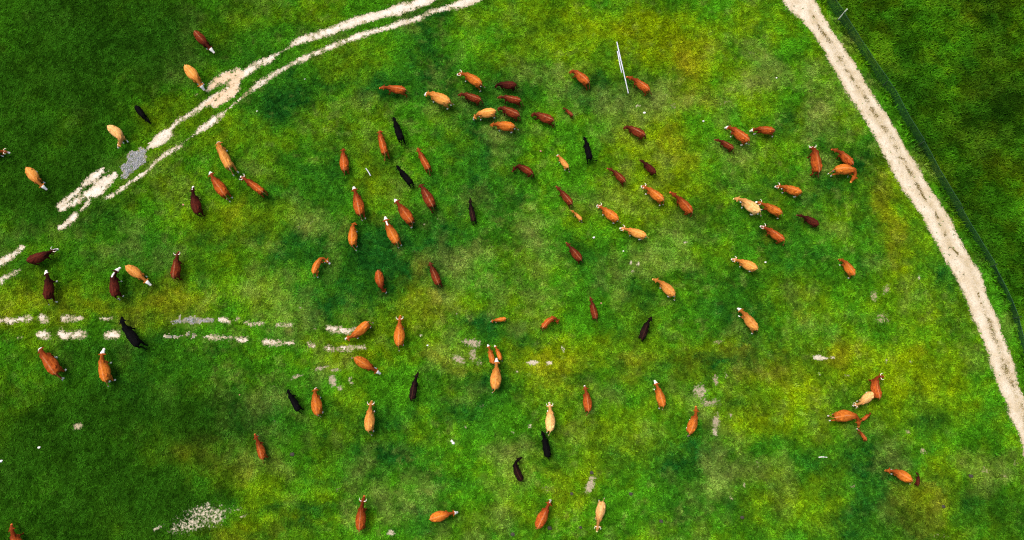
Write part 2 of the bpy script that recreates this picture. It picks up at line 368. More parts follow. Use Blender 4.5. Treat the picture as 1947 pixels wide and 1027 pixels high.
# sward: photo x, y, rx, ry, weight, kind (L lush, Y yellowing, P pale, O ochre, D dark sward and painted corner vignette)
SWARD = [
 (810,75,48,80,.95,'L'),(530,198,62,46,1.0,'L'),(700,150,55,40,.5,'L'),(610,160,60,30,.55,'L'),(640,330,110,90,.45,'L'),(830,480,140,70,.55,'L'),(560,470,60,60,.5,'L'),(740,480,70,60,.6,'L'),(480,790,100,60,.55,'L'),(750,860,90,36,.7,'L'),(860,780,80,40,.7,'L'),(700,800,90,40,.4,'L'),(1070,880,60,40,.4,'L'),(1290,870,110,45,.75,'L'),(1300,960,60,60,.4,'L'),(1500,240,60,40,.55,'L'),(1440,330,80,50,.25,'L'),(1310,310,60,60,.2,'L'),(1230,570,130,60,.5,'L'),(1400,590,90,60,.55,'L'),(1410,690,26,60,.8,'L'),(1350,690,80,30,.5,'L'),(1530,870,70,40,.5,'L'),(1690,880,60,50,.7,'L'),(1640,980,90,50,.7,'L'),(1760,800,30,60,.55,'L'),(1560,510,50,60,.35,'L'),(1640,460,40,80,.4,'L'),(1580,360,60,40,.35,'L'),(1660,300,40,50,.5,'L'),(1780,560,40,60,.4,'L'),(910,620,60,26,.7,'L'),(985,640,50,26,.6,'L'),(900,740,80,60,.5,'L'),(1080,740,60,40,.5,'L'),(620,650,130,20,.3,'L'),(640,560,80,60,.5,'L'),(880,200,80,60,.45,'L'),(1000,180,60,50,.35,'L'),(1130,180,70,30,.6,'L'),(900,330,90,70,.4,'L'),(960,400,80,60,.3,'L'),(130,580,120,30,.4,'L'),(300,680,140,80,.5,'L'),(420,860,60,60,.4,'L'),(560,1000,90,30,.5,'L'),(820,1000,60,30,.4,'L'),(980,1000,40,30,.3,'L'),(1450,960,110,60,.4,'L'),(1880,980,70,50,.5,'L'),(1780,930,60,40,.3,'L'),(430,90,100,50,.5,'L'),(280,90,120,60,.6,'L'),(200,420,90,50,.4,'L'),(270,470,80,50,.4,'L'),(380,450,50,60,.3,'L'),(1110,480,60,50,.3,'L'),(1340,420,80,50,.3,'L'),(1460,450,70,50,.25,'L'),(1330,540,60,50,.45,'L'),
 (1090,70,130,70,.65,'Y'),(1230,60,110,60,.75,'Y'),(1420,50,80,60,.7,'Y'),(1330,130,70,80,.7,'Y'),(1260,320,70,70,.8,'Y'),(1180,330,50,60,.6,'Y'),(1240,260,60,40,.6,'Y'),(1500,720,110,60,.8,'Y'),(1460,790,90,60,.7,'Y'),(1300,690,110,40,.6,'Y'),(1190,660,60,40,.6,'Y'),(1060,700,80,60,.6,'Y'),(1690,400,26,110,.8,'Y'),(1720,490,30,60,.7,'Y'),(1720,700,60,70,.7,'Y'),(1780,620,40,70,.6,'Y'),(1600,690,100,40,.7,'Y'),(1840,740,40,60,.5,'Y'),(1830,640,24,60,.6,'Y'),(430,510,60,40,.6,'Y'),(350,250,60,40,.6,'Y'),(300,340,70,40,.5,'Y'),(470,420,70,50,.55,'Y'),(490,300,60,60,.35,'Y'),(330,560,80,40,.6,'Y'),(60,590,90,40,.6,'Y'),(250,600,90,30,.5,'Y'),(470,560,60,40,.5,'Y'),(640,110,80,30,.4,'Y'),(700,230,90,40,.4,'Y'),(720,360,50,50,.5,'Y'),(660,250,60,40,.4,'Y'),(760,620,70,40,.6,'Y'),(840,590,60,60,.5,'Y'),(640,830,60,40,.6,'Y'),(650,780,50,40,.5,'Y'),(700,700,60,30,.4,'Y'),(1060,960,70,70,.6,'Y'),(1100,930,50,60,.6,'Y'),(1200,830,120,60,.4,'Y'),(1250,760,80,50,.4,'Y'),(1130,560,70,50,.3,'Y'),(1000,590,60,40,.4,'Y'),(1570,800,60,60,.55,'Y'),(1480,950,80,60,.5,'Y'),(1730,980,70,60,.6,'Y'),(1800,930,50,50,.5,'Y'),(1560,30,30,60,.4,'Y'),(1540,130,40,60,.5,'Y'),(1600,200,40,60,.35,'Y'),(960,30,90,40,.45,'Y'),(1000,130,80,50,.35,'Y'),(1500,560,60,50,.35,'Y'),(380,870,60,40,.55,'Y'),(360,1020,90,26,.5,'Y'),(250,1000,60,30,.3,'Y'),(330,60,60,50,.3,'Y'),(300,150,80,50,.4,'Y'),(330,210,60,40,.5,'Y'),(460,40,80,30,.35,'Y'),(410,60,40,40,.4,'Y'),(60,760,60,40,.4,'Y'),(1880,900,60,40,.5,'Y'),(1370,780,80,60,.4,'Y'),(840,220,60,40,.4,'Y'),(1430,200,60,40,.3,'Y'),(900,690,60,40,.3,'Y'),(490,900,90,60,.35,'Y'),
 (600,420,70,40,.45,'P'),(480,460,60,30,.4,'P'),(1000,255,110,30,.5,'P'),(960,500,110,70,.5,'P'),(870,420,80,50,.3,'P'),(1000,420,80,60,.35,'P'),(1240,190,70,34,.65,'P'),(1200,190,30,30,.5,'P'),(1420,280,60,26,.5,'P'),(1540,200,70,50,.55,'P'),(1480,150,80,30,.4,'P'),(1410,70,50,50,.35,'P'),(960,930,70,50,.4,'P'),(960,850,70,20,.45,'P'),(1060,840,70,30,.35,'P'),(700,940,80,50,.45,'P'),(620,710,80,36,.4,'P'),(510,760,70,50,.35,'P'),(470,850,60,50,.35,'P'),(620,860,60,40,.3,'P'),(960,190,60,40,.3,'P'),(1170,400,70,60,.3,'P'),(1260,470,80,70,.45,'P'),(1200,500,50,30,.5,'P'),(1160,540,60,50,.35,'P'),(1300,630,60,30,.3,'P'),(930,300,60,40,.3,'P'),(1580,250,60,40,.4,'P'),(1620,180,40,50,.35,'P'),(600,610,60,30,.3,'P'),(530,610,60,30,.3,'P'),(1890,900,60,36,.5,'P'),(1730,850,50,50,.35,'P'),(280,440,100,50,.3,'P'),(120,620,200,26,.2,'P'),(760,280,60,60,.25,'P'),(480,520,50,40,.35,'P'),(1340,760,50,60,.4,'P'),(860,680,50,40,.4,'P'),(380,1000,90,36,.3,'P'),(330,120,40,60,.3,'P'),(1250,880,60,40,.3,'P'),(1380,890,40,40,.3,'P'),
 (1325,150,30,40,.55,'O'),(1305,110,20,14,.4,'O'),(1200,70,20,14,.35,'O'),(1300,285,22,20,.35,'O'),(1060,960,26,50,.45,'O'),(1095,950,20,30,.35,'O'),(1600,680,24,14,.5,'O'),(1300,690,90,20,.22,'O'),(1480,700,90,26,.18,'O'),(1180,690,50,20,.3,'O'),(790,600,26,50,.3,'O'),(330,565,40,20,.4,'O'),(120,600,140,16,.3,'O'),(60,570,60,18,.35,'O'),(450,400,18,30,.3,'O'),(410,265,16,16,.25,'O'),(440,300,20,14,.25,'O'),(1680,385,10,30,.35,'O'),(1700,440,12,30,.3,'O'),(1740,660,20,20,.35,'O'),(1720,960,40,26,.25,'O'),(380,880,50,30,.35,'O'),(430,1015,60,16,.35,'O'),(1060,700,60,20,.2,'O'),(800,530,12,30,.2,'O'),(720,430,24,14,.3,'O'),(640,440,40,20,.18,'O'),(1470,440,14,14,.3,'O'),(1310,90,40,20,.25,'O'),(1525,600,8,10,.3,'O'),
 (120,60,280,200,.85,'D'),(60,300,150,130,.75,'D'),(60,860,200,140,.80,'D'),(180,980,230,110,.78,'D'),(200,780,120,90,.35,'D'),(130,690,160,60,.3,'D'),(110,520,140,50,.35,'D'),(300,500,70,50,.3,'D'),(330,40,120,90,.4,'D'),(190,180,110,80,.35,'D'),(170,430,120,30,.3,'D'),(1910,1010,90,60,.45,'D'),(1700,1000,120,50,.35,'D'),(330,790,170,110,.5,'D'),(560,830,120,60,.25,'D'),(250,680,120,50,.3,'D'),(430,930,120,40,.3,'D'),  # dark upper-left field, plus vignette darkening painted into lower-left grass and corners
 (950,668,330,16,.6,'Y'),(1050,698,330,14,.55,'Y'),(1000,690,300,9,.25,'O'),(600,958,240,7,.5,'L'),(560,985,220,7,.4,'Y'),(780,1010,200,6,.35,'L'),(1400,672,260,14,.6,'Y'),(720,905,220,7,.35,'L'),
]
FENCE = [(1520,-66),(1548,-25),(1565,0),(1592,39),(1608,63),(1636,105),(1665,150),(1694,190),(1714,228),(1727,250),(1742,276),(1758,301),(1771,326),(1786,351),(1801,377),(1816,402),(1831,427),(1847,452),(1862,478),(1877,503),(1890,527),(1903,551),(1914,576),(1923,601),(1931,627),(1938,652),(1944,677),(1952,706),(1962,745),(1974,790)]
FENCE_G = np.array([ground(*p) for p in FENCE])
UPPER_TRACK = np.array([ground(*p) for p in [(900,-20),(740,38),(640,70),(560,102),(470,160),(400,212),(330,262),(250,310),(190,358),(130,402),(20,500),(-60,560)]])

def seg_field(X, Y, chain):
    """signed reach inside a chain of (x, y, half width) in metres: positive inside"""
    out = np.full(X.shape, -9.0)
    if len(chain) == 1: chain = chain * 2
    for (x0, y0, w0), (x1, y1, w1) in zip(chain[:-1], chain[1:]):
        dx, dy = x1 - x0, y1 - y0
        L = dx * dx + dy * dy
        t = np.clip(((X - x0) * dx + (Y - y0) * dy) / L, 0, 1) if L > 1e-9 else np.zeros(X.shape)
        d = np.hypot(X - x0 - t * dx, Y - y0 - t * dy)
        out = np.maximum(out, w0 + (w1 - w0) * t - d)
    return out

def to_m(chain):
    r = []
    for x, y, w in chain:
        g = ground(x, y); r.append((g[0], g[1], w * metres(x, y)))
    return r

RUTS_M = [to_m(c) for c in RUTS]
ROAD_MID_M = to_m(ROAD_MID)
ROAD_M = []
for (xl, yl), (xr, yr) in zip(ROAD_L, ROAD_R):
    a, b = ground(xl, yl), ground(xr, yr)
    ROAD_M.append((*(0.5 * (a + b)), 0.5 * abs(b[0] - a[0]) * 0.87))
MUD = [to_m(c) for c in ([(396,170,3),(412,156,8),(432,147,10),(450,138,8),(458,141,7)],[(410,199,6),(420,190,10),(436,178,10),(446,169,8)],[(392,200,3),(408,188,5),(425,176,5)],[(440,162,7),(452,152,7)])]
GRAVEL = [to_m(c) for c in ([(236,336,9),(244,318,20),(256,302,22),(268,290,14),(278,280,6)],[(335,611,7),(360,609,9),(385,611,9),(408,611,5)],[(318,640,3),(345,641,5),(360,637,7),(380,641,3)])]

def rough_edge(X, Y, k=0.16):
    return k * 2.2 * (N3.fbm(X, Y, 1.3, 2) - 0.5) + k * 0.8 * (N4.fbm(X, Y, 0.40, 2) - 0.5)

def near(X, Y, chain, margin=0.9):
    a = np.array(chain); w = a[:, 2].max() + margin
    return (X > a[:, 0].min() - w) & (X < a[:, 0].max() + w) & (Y > a[:, 1].min() - w) & (Y < a[:, 1].max() + w)

def chains_field(X, Y, chains):
    out = np.full(X.shape, -9.0)
    for c in chains:
        m = near(X, Y, c)
        if m.any(): out[m] = np.maximum(out[m], seg_field(X[m], Y[m], c))
    return out

def polyline_side(X, Y, P):
    """signed distance to a polyline: positive on its right-hand side walking down the list"""
    best = np.full(X.shape, 1e9); sgn = np.zeros(X.shape)
    for (x0, y0), (x1, y1) in zip(P[:-1], P[1:]):
        dx, dy = x1 - x0, y1 - y0
        t = np.clip(((X - x0) * dx + (Y - y0) * dy) / (dx * dx + dy * dy), 0, 1)
        d = np.hypot(X - x0 - t * dx, Y - y0 - t * dy)
        m = d < best
        best[m] = d[m]; sgn[m] = np.sign(dy * (X - x0) - dx * (Y - y0))[m]
    return best * sgn

def sward(X, Y):
    """masks for the kinds of grass, and the painted vignette, at ground points"""
    wx = X + 2.8 * (N1.fbm(X, Y, 2.6, 5, 0.65) - 0.5); wy = Y + 2.8 * (N2.fbm(X, Y, 2.6, 5, 0.65) - 0.5)
    M = {k: np.zeros(X.shape) for k in 'LYPOD'}
    for x, y, rx, ry, w, k in SWARD:
        g = ground(x, y); m = metres(x, y)
        d = ((wx - g[0]) / (rx * m * 1.15)) ** 2 + ((wy - g[1]) / (ry * m * 1.15)) ** 2
        M[k] = np.maximum(M[k], w * np.exp(-d * 0.9)) + 0.25 * w * np.exp(-d * 0.9) * (M[k] > 0.05)
    a = N1.fbm(X, Y, 4.5, 5, 0.6) - 0.5; b = N2.fbm(X, Y, 3.5, 5, 0.62) - 0.5; c = N3.fbm(X, Y, 2.6, 5, 0.65) - 0.5
    L = np.clip(M['L'] * 1.2 + a * 1.5 + 0.0, 0, 1)
    Yl = np.clip(M['Y'] * 0.95 + b * 1.5 + 0.02, 0, 1)
    P = np.clip(M['P'] * 0.85 + c * 1.8 - 0.14, 0, 0.85)
    P = np.clip(P + 0.30 * sstep(0.62, 0.78, N4.fbm(X + 0.3 * N1.at(X, Y, 0.3), Y, 0.7, 3, 0.7)) * sstep(0.40, 0.6, N2.at(X, Y, 5.0)), 0, 0.9)
    e = N5.fbm(X + 40, Y, 1.1, 4, 0.72) - 0.5; e2 = N6.fbm(X, Y + 31, 0.9, 4, 0.72) - 0.5
    L = np.clip(L + 0.95 * e, 0, 1); Yl = np.clip(Yl + 0.8 * e2 * (Yl > 0.02), 0, 1)
    O = np.clip(M['O'] * 0.9 + (b + c) * 0.6 * (M['O'] > 0.02), 0, 0.85)
    D = np.clip(M['D'] * (1.2 + 1.4 * a), 0, 0.95)
    f = polyline_side(X, Y, FENCE_G)
    beyond = sstep(-0.2, 0.9, -f)
    D = np.maximum(D, beyond * np.clip(0.42 + a * 1.9, 0.04, 0.9)); P *= 1 - 0.7 * beyond
    Yl = np.clip(Yl + beyond * (c * 1.6 + 0.1), 0, 1)
    return L, Yl, P, O, D, f

# ------------------------------------------------------------------ the ground sheet
def axis(lo, hi, step, far):
    inner = np.arange(lo, hi + step / 2, step)
    out, d, x = [], step * 2, hi
    while x < far:
        x += d; d *= 1.6; out.append(x)
    ext = np.array(out) - hi
    return np.concatenate([lo - ext[::-1], inner, hi + ext])

X0, X1, Y0, Y1 = -46.0, 46.0, -26.0, 30.0
gx, gy = axis(X0, X1, 0.16, 700.0), axis(Y0, Y1, 0.16, 700.0)
GX, GY = np.meshgrid(gx, gy)
X, Y = GX.ravel(), GY.ravel()

def soil_masks(X, Y):
    s = np.zeros(X.shape); tan = np.zeros(X.shape); brown = np.zeros(X.shape)
    for x, y, rx, ry, ang, w, tn, br in SPOTS:
        g = ground(x, y); m = metres(x, y)
        k = (np.abs(X - g[0]) < 3.0 * max(rx, ry) * m) & (np.abs(Y - g[1]) < 3.0 * max(rx, ry) * m)
        if not k.any(): continue
        a = math.radians(ang); dx, dy = X[k] - g[0], -(Y[k] - g[1])
        u = (dx * math.cos(a) + dy * math.sin(a)) / (rx * m); v = (-dx * math.sin(a) + dy * math.cos(a)) / (ry * m)
        val = w * np.exp(-0.55 * (u * u + v * v) ** 1.3)
        up = val > s[k]
        s[k] = np.where(up, val, s[k]); tan[k] = np.where(up, tn, tan[k]); brown[k] = np.where(up, br, brown[k])
    return s, tan, brown

ALL_TRACKS = RUTS_M + MUD + GRAVEL + [ROAD_M]
def track_field(X, Y):
    return chains_field(X, Y, ALL_TRACKS) + rough_edge(X, Y)

def veg_attrs(me, X, Y, alpha):
    L, Yl, P, O, D, f = sward(X, Y)
    one = np.ones(len(X))
    add_attr(me, "veg", np.stack([L, Yl, P, alpha], 1))
    add_attr(me, "vegb", np.stack([O, D, one * 0, one], 1))
    return f

V = np.stack([X, Y, height(X, Y)], 1)
nx, ny = len(gx), len(gy)
idx = np.arange(nx * ny).reshape(ny, nx)
F = np.stack([idx[:-1, :-1].ravel(), idx[:-1, 1:].ravel(), idx[1:, 1:].ravel(), idx[1:, :-1].ravel()], 1)
MAT_GROUND = mat_ground()
me = np_mesh("ground", V, F, MAT_GROUND, True)
veg_attrs(me, X, Y, np.full(len(X), 0.5))
S, TN, BR = soil_masks(X, Y)
tf = track_field(X, Y)
S = np.maximum(S, 0.60 * sstep(-0.35, 0.06, tf) * (1 - 0.85 * sstep(-0.6, -0.1, chains_field(X, Y, GRAVEL)))); TN = np.where(tf > -0.5, np.maximum(TN, 0.65), TN)
add_attr(me, "soil", np.stack([S, TN, BR, np.ones(len(X))], 1))
ground_o = tag(link("ground", me), "green pasture grass sheet with yellow, dark and bare patches", kind="structure")

# ------------------------------------------------------------------ road, tracks
def sheet(name, chains, mat, lift, step=0.075, edge=0.16, margin=0.6, tone=None, fray=0.1, holes=None):
    P = np.concatenate([np.array(c) for c in chains])
    xs = np.arange(P[:, 0].min() - margin - 1, P[:, 0].max() + margin + 1, step)
    ys = np.arange(P[:, 1].min() - margin - 1, P[:, 1].max() + margin + 1, step)
    A, B = np.meshgrid(xs, ys)
    fld = chains_field(A, B, chains)
    near_ = fld > -0.6
    fld[near_] += rough_edge(A[near_], B[near_], edge)
    if holes:
        # worn spots thin out into the grass instead of ending sharply
        g = chains_field(A, B, holes)
        fld = fld - sstep(-0.3, 0.1, g) * 0.4 * sstep(0.52, 0.68, N5.fbm(A, B, 0.55, 3, 0.7))
    fld = fld + fray * (RNG.random(fld.shape) - 0.5) * (fld > -0.5)
    fld = fld - fray * 1.2 * sstep(0.5, 0.66, N5.fbm(A, B, 0.45, 3, 0.7)) * (fld < 0.35)
    keep = (fld[:-1, :-1] + fld[1:, :-1] + fld[:-1, 1:] + fld[1:, 1:]) > 0
    j, i = np.nonzero(keep)
    n = len(xs)
    q = np.stack([j * n + i, j * n + i + 1, (j + 1) * n + i + 1, (j + 1) * n + i], 1)
    u, inv = np.unique(q, return_inverse=True)
    a, b, f = A.ravel()[u], B.ravel()[u], fld.ravel()[u]
    z = height(a, b) + lift + 0.012 * (N5.fbm(a, b, 0.5, 3) - 0.5) * sstep(0, 0.2, f)
    me = np_mesh(name, np.stack([a, b, z], 1), inv.reshape(q.shape), mat, True)
    t0 = 1 - sstep(0.0, 0.30, f)
    if name == 'gravel_road':
        t0 = np.maximum(t0, 0.75 * sstep(-0.45, 0.10, chains_field(a, b, [ROAD_MID_M])))
    g, p = (tone(a, b) if tone else (np.zeros(len(a)), np.zeros(len(a))))
    add_attr(me, "tone", np.stack([t0, g, p, np.ones(len(a))], 1))
    return link(name, me)

MAT_ROAD = mat_dirt("road_gravel", (0.61, 0.545, 0.43), (0.50, 0.42, 0.29), 0.6)
MAT_RUT = mat_dirt("rut_chalk", (0.68, 0.64, 0.56), (0.53, 0.47, 0.37), 0.55)
def rut_tone(a, b):
    g = sstep(-0.25, 0.15, chains_field(a, b, GRAVEL) + rough_edge(a, b, 0.2))
    p = sstep(-0.1, 0.1, chains_field(a, b, MUD))
    return g * (0.8 + 0.2 * N4.fbm(a, b, 0.3, 2)), p * 0.8
UP = [c for c in RUTS_M[:17]] + MUD + GRAVEL[:1]
LOW = [[(x, y, w * 0.82 - 0.01) for x, y, w in c] for c in RUTS_M[17:]] + GRAVEL[1:]
tag(sheet("gravel_road", [ROAD_M], MAT_ROAD, 0.016, edge=0.06, fray=0.10), "pale gravel road curving along the green net fence", kind="structure")
tag(sheet("dirt_track", UP, MAT_RUT, 0.012, edge=0.14, tone=rut_tone, fray=0.24, holes=GRAVEL), "twin chalky wheel ruts crossing the upper left pasture", kind="structure")
tag(sheet("field_track", LOW, MAT_RUT, 0.012, edge=0.13, tone=rut_tone, fray=0.24, holes=GRAVEL), "broken line of worn ruts across the lower left pasture", kind="structure")

flen_ = np.concatenate([[0], np.cumsum(np.hypot(*np.diff(FENCE_G, axis=0).T))])
# ------------------------------------------------------------------ grass blades
def tufts(name, label, x, y, size, hgt, blades, alpha, mat, spread=1.0):
    n = len(x); z = height(x, y)
    ang = RNG.random((n, blades)) * 2 * np.pi
    ln = size[:, None] * (0.55 + 0.75 * RNG.random((n, blades)))
    h = hgt[:, None] * (0.5 + 0.8 * RNG.random((n, blades)))
    wd = 0.17 * ln + 0.008
    ox = (RNG.random((n, blades)) - 0.5) * size[:, None] * spread; oy = (RNG.random((n, blades)) - 0.5) * size[:, None] * spread
    bx, by = x[:, None] + ox, y[:, None] + oy
    c, s = np.cos(ang), np.sin(ang)
    z0 = np.broadcast_to(z[:, None] - 0.01, bx.shape)
    p0 = np.stack([bx - s * wd, by + c * wd, z0 + 0.25 * h], -1)
    p1 = np.stack([bx + s * wd, by - c * wd, z0 + 0.25 * h], -1)
    p2 = np.stack([bx + c * ln, by + s * ln, z0 + h], -1)
    V = np.stack([p0, p1, p2], 2).reshape(-1, 3)
    F = np.arange(len(V)).reshape(-1, 3)
    me = np_mesh(name, V, F, mat)
    ax = np.repeat(x, blades * 3); ay = np.repeat(y, blades * 3)
    al = np.repeat(np.clip(alpha[:, None] + 0.35 * (RNG.random((n, blades)) - 0.5), 0, 1).ravel(), 3)
    L, Yl, P, O, D, f = sward(x, y)
    R = lambda q: np.repeat(q, blades * 3)
    add_attr(me, "veg", np.stack([R(L), R(Yl), R(P), al], 1))
    add_attr(me, "vegb", np.stack([R(O), R(D), 0 * ax, 0 * ax + 1], 1))
    return tag(link(name, me), label, name.replace("_", " "), kind="stuff")

def in_view(x, y, pad):
    # keep to the stretch of field the photograph shows, plus a margin all round
    k = (y - CAM_Y) * CT - 0 + 0 * x
    depth = (y - CAM_Y) * ST + CAM_H * CT
    u = x / depth * FPX; v = ((y - CAM_Y) * CT - CAM_H * ST) / depth * FPX
    return (np.abs(u) < W0 / 2 + pad) & (np.abs(v) < H0 / 2 + pad)

NT = 330000
x = RNG.uniform(X0, X1, NT); y = RNG.uniform(Y0, Y1, NT)
k = in_view(x, y, 90); x, y = x[k], y[k]
fd = polyline_side(x, y, FENCE_G)
tf = track_field(x, y)
gf = chains_field(x, y, GRAVEL)
S, _, _ = soil_masks(x, y)
S = S + 0.5 * (N4.fbm(x, y, 0.4, 2) - 0.5)
keep = (fd > 0.15) & (RNG.random(len(x)) > sstep(-0.22, 0.20, tf) - 0.02 - 0.22 * (gf > -0.1) * sstep(.42, .6, N3.fbm(x, y, 0.5, 2))) & (S < 0.36 + 0.15 * RNG.random(len(x))) 
xa, ya = x[keep], y[keep]
clump = N5.fbm(xa, ya, 0.50, 3, 0.75); big = N4.fbm(xa, ya, 1.7, 3)
alpha = np.clip(0.42 + 1.9 * (clump - 0.5) + 0.8 * (big - 0.5) + 0.75 * (RNG.random(len(xa)) - 0.5), 0, 1)
size = (0.09 + 0.10 * RNG.random(len(xa))) * (1 - 0.45 * sstep(-0.2, 0.1, tf[keep])); hgt = 0.05 + 0.10 * clump
MAT_GRASS = mat_grass()
tufts("grass", "short grazed green grass covering the pasture", xa, ya, size, hgt, 4, alpha, MAT_GRASS)
keep = (fd < 0.10)
xb, yb = x[keep], y[keep]
clump = N5.fbm(xb, yb, 1.0, 3, 0.7); big = N4.fbm(xb, yb, 2.4, 3)
alpha = np.clip(0.40 + 2.2 * (clump - 0.5) + 1.0 * (big - 0.5) + 0.3 * (RNG.random(len(xb)) - 0.5), 0, 1)
tufts("tall_grass", "rank dark green grass beyond the green net fence", xb, yb, 0.14 + 0.16 * RNG.random(len(xb)), 0.16 + 0.30 * clump, 5, alpha, mat_grass("rank_grass_blades", 0.45, 1.7))

# long stems and weeds growing up along the foot of the net fence
ss = RNG.uniform(0, flen_[-1], 1300)
k = N3.fbm(ss, ss * 0, 1.6, 2) + 0.25 * (RNG.random(len(ss)) - 0.5) > 0.47; ss = ss[k]
xf = np.interp(ss, flen_, FENCE_G[:, 0]) + RNG.normal(0, 0.22, len(ss)); yf = np.interp(ss, flen_, FENCE_G[:, 1]) + RNG.normal(0, 0.22, len(ss))
tufts("fence_weeds", "long grass and weeds growing through the green net fence", xf, yf, 0.10 + 0.14 * RNG.random(len(xf)), 0.22 + 0.45 * RNG.random(len(xf)), 6, RNG.random(len(xf)), MAT_GRASS)

# weeds down the middle of the gravel road and along its verges
wx, wy, ws = [], [], []
for (x0, y0, w0), (x1, y1, w1) in zip(ROAD_MID_M[:-1], ROAD_MID_M[1:]):
    L = math.hypot(x1 - x0, y1 - y0)
    for _ in range(int(L * 130)):
        t = random.random(); w = w0 + (w1 - w0) * t
        if w < 0.03: continue
        px, py = x0 + (x1 - x0) * t + random.gauss(0, 0.75 * w), y0 + (y1 - y0) * t + random.gauss(0, 0.3 * w)
        if N3.fbm(px, py, 0.6, 2) < 0.48: continue
        wx.append(px); wy.append(py); ws.append(0.035 + 0.035 * random.random())
wx, wy, ws = np.array(wx), np.array(wy), np.array(ws)
nb = NB("weed_leaves", 0.8, 0.1)
nb.color(nb.mix(nb.noise(nb.pos(), 1.5, 3.0), (0.060, 0.085, 0.010), (0.22, 0.13, 0.03)))
tufts("weeds", "low brown-green weeds along the middle of the gravel road", wx, wy, ws, ws * 0.6 + 0.02, 5, np.full(len(wx), 0.5), nb.m)

# loose stones lying on the grey gravel places
def stones(name, label, chains, n, r0, r1, mat):
    base = np.array([(1,0,0),(-1,0,0),(0,1,0),(0,-1,0),(0,0,1),(0,0,-0.4)], float)
    tri = np.array([(0,2,4),(2,1,4),(1,3,4),(3,0,4),(2,0,5),(1,2,5),(3,1,5),(0,3,5)])
    P = np.concatenate([np.array(c) for c in chains])
    xs = RNG.uniform(P[:,0].min()-1, P[:,0].max()+1, n * 12); ys = RNG.uniform(P[:,1].min()-1, P[:,1].max()+1, n * 12)
    k = (chains_field(xs, ys, chains) + rough_edge(xs, ys)) > 0.22 * RNG.random(n * 12) + 0.45 * sstep(0.44, 0.62, N5.fbm(xs, ys, 0.55, 3, 0.7))
    xs, ys = xs[k][:n], ys[k][:n]
    r = r0 + (r1 - r0) * RNG.random(len(xs)) ** 2
    sc = r[:, None, None] * (0.7 + 0.6 * RNG.random((len(xs), 6, 1))) * base[None]
    a = RNG.random(len(xs)) * 6.28; c, s = np.cos(a)[:, None], np.sin(a)[:, None]
    vx = sc[:, :, 0] * c - sc[:, :, 1] * s + xs[:, None]; vy = sc[:, :, 0] * s + sc[:, :, 1] * c + ys[:, None]
    vz = sc[:, :, 2] * 0.7 + (height(xs, ys) + 0.02)[:, None]
    V = np.stack([vx, vy, vz], -1).reshape(-1, 3)
    F = (tri[None] + (np.arange(len(xs)) * 6)[:, None, None]).reshape(-1, 3)
    return tag(link(name, np_mesh(name, V, F, mat)), label, "gravel", kind="stuff")
nb = NB("grey_stones", 0.9, 0.2)
nb.color(nb.mix(nb.noise(nb.pos(), 7.0, 2.0), (0.09, 0.095, 0.10), (0.60, 0.61, 0.62)))
stones("gravel", "loose blue-grey gravel filling the wet hollow of the tracks", GRAVEL, 2100, 0.03, 0.085, nb.m)

# ------------------------------------------------------------------ net fence
def cyl(bm, p, q, r0, r1, seg=8, cap=True):
    p, q = Vector(p), Vector(q); d = (q - p).normalized()
    e = d.cross(Vector((0, 0, 1)) if abs(d.z) < 0.9 else Vector((1, 0, 0))).normalized(); g = d.cross(e)
    R = []
    for c, r in ((p, r0), (q, r1)):
        R.append([bm.verts.new(c + (e * math.cos(2 * math.pi * k / seg) + g * math.sin(2 * math.pi * k / seg)) * r) for k in range(seg)])
    for k in range(seg):
        bm.faces.new((R[0][k], R[0][(k + 1) % seg], R[1][(k + 1) % seg], R[1][k]))
    if cap:
        bm.faces.new(R[0][::-1]); bm.faces.new(R[1])

def bm_mesh(name, bm, mat, smooth=False):
    me = bpy.data.meshes.new(name)
    bmesh.ops.recalc_face_normals(bm, faces=bm.faces)
    bm.to_mesh(me); bm.free()
    me.materials.append(mat)
    if smooth: me.polygons.foreach_set("use_smooth", [True] * len(me.polygons))
    return me

MAT_NET = mat_simple("green_net", (0.010, 0.060, 0.012), 0.85, 0.9, 0.8)
MAT_POST = mat_simple("pale_post", (0.62, 0.68, 0.55), 0.6, 0.2, 4.0)
MAT_DARKPOST = mat_simple("dark_post", (0.03, 0.06, 0.035), 0.7, 0.3, 4.0)
MAT_WIRE = mat_simple("fence_wire", (0.03, 0.09, 0.04), 0.5, 0.2, 4.0)

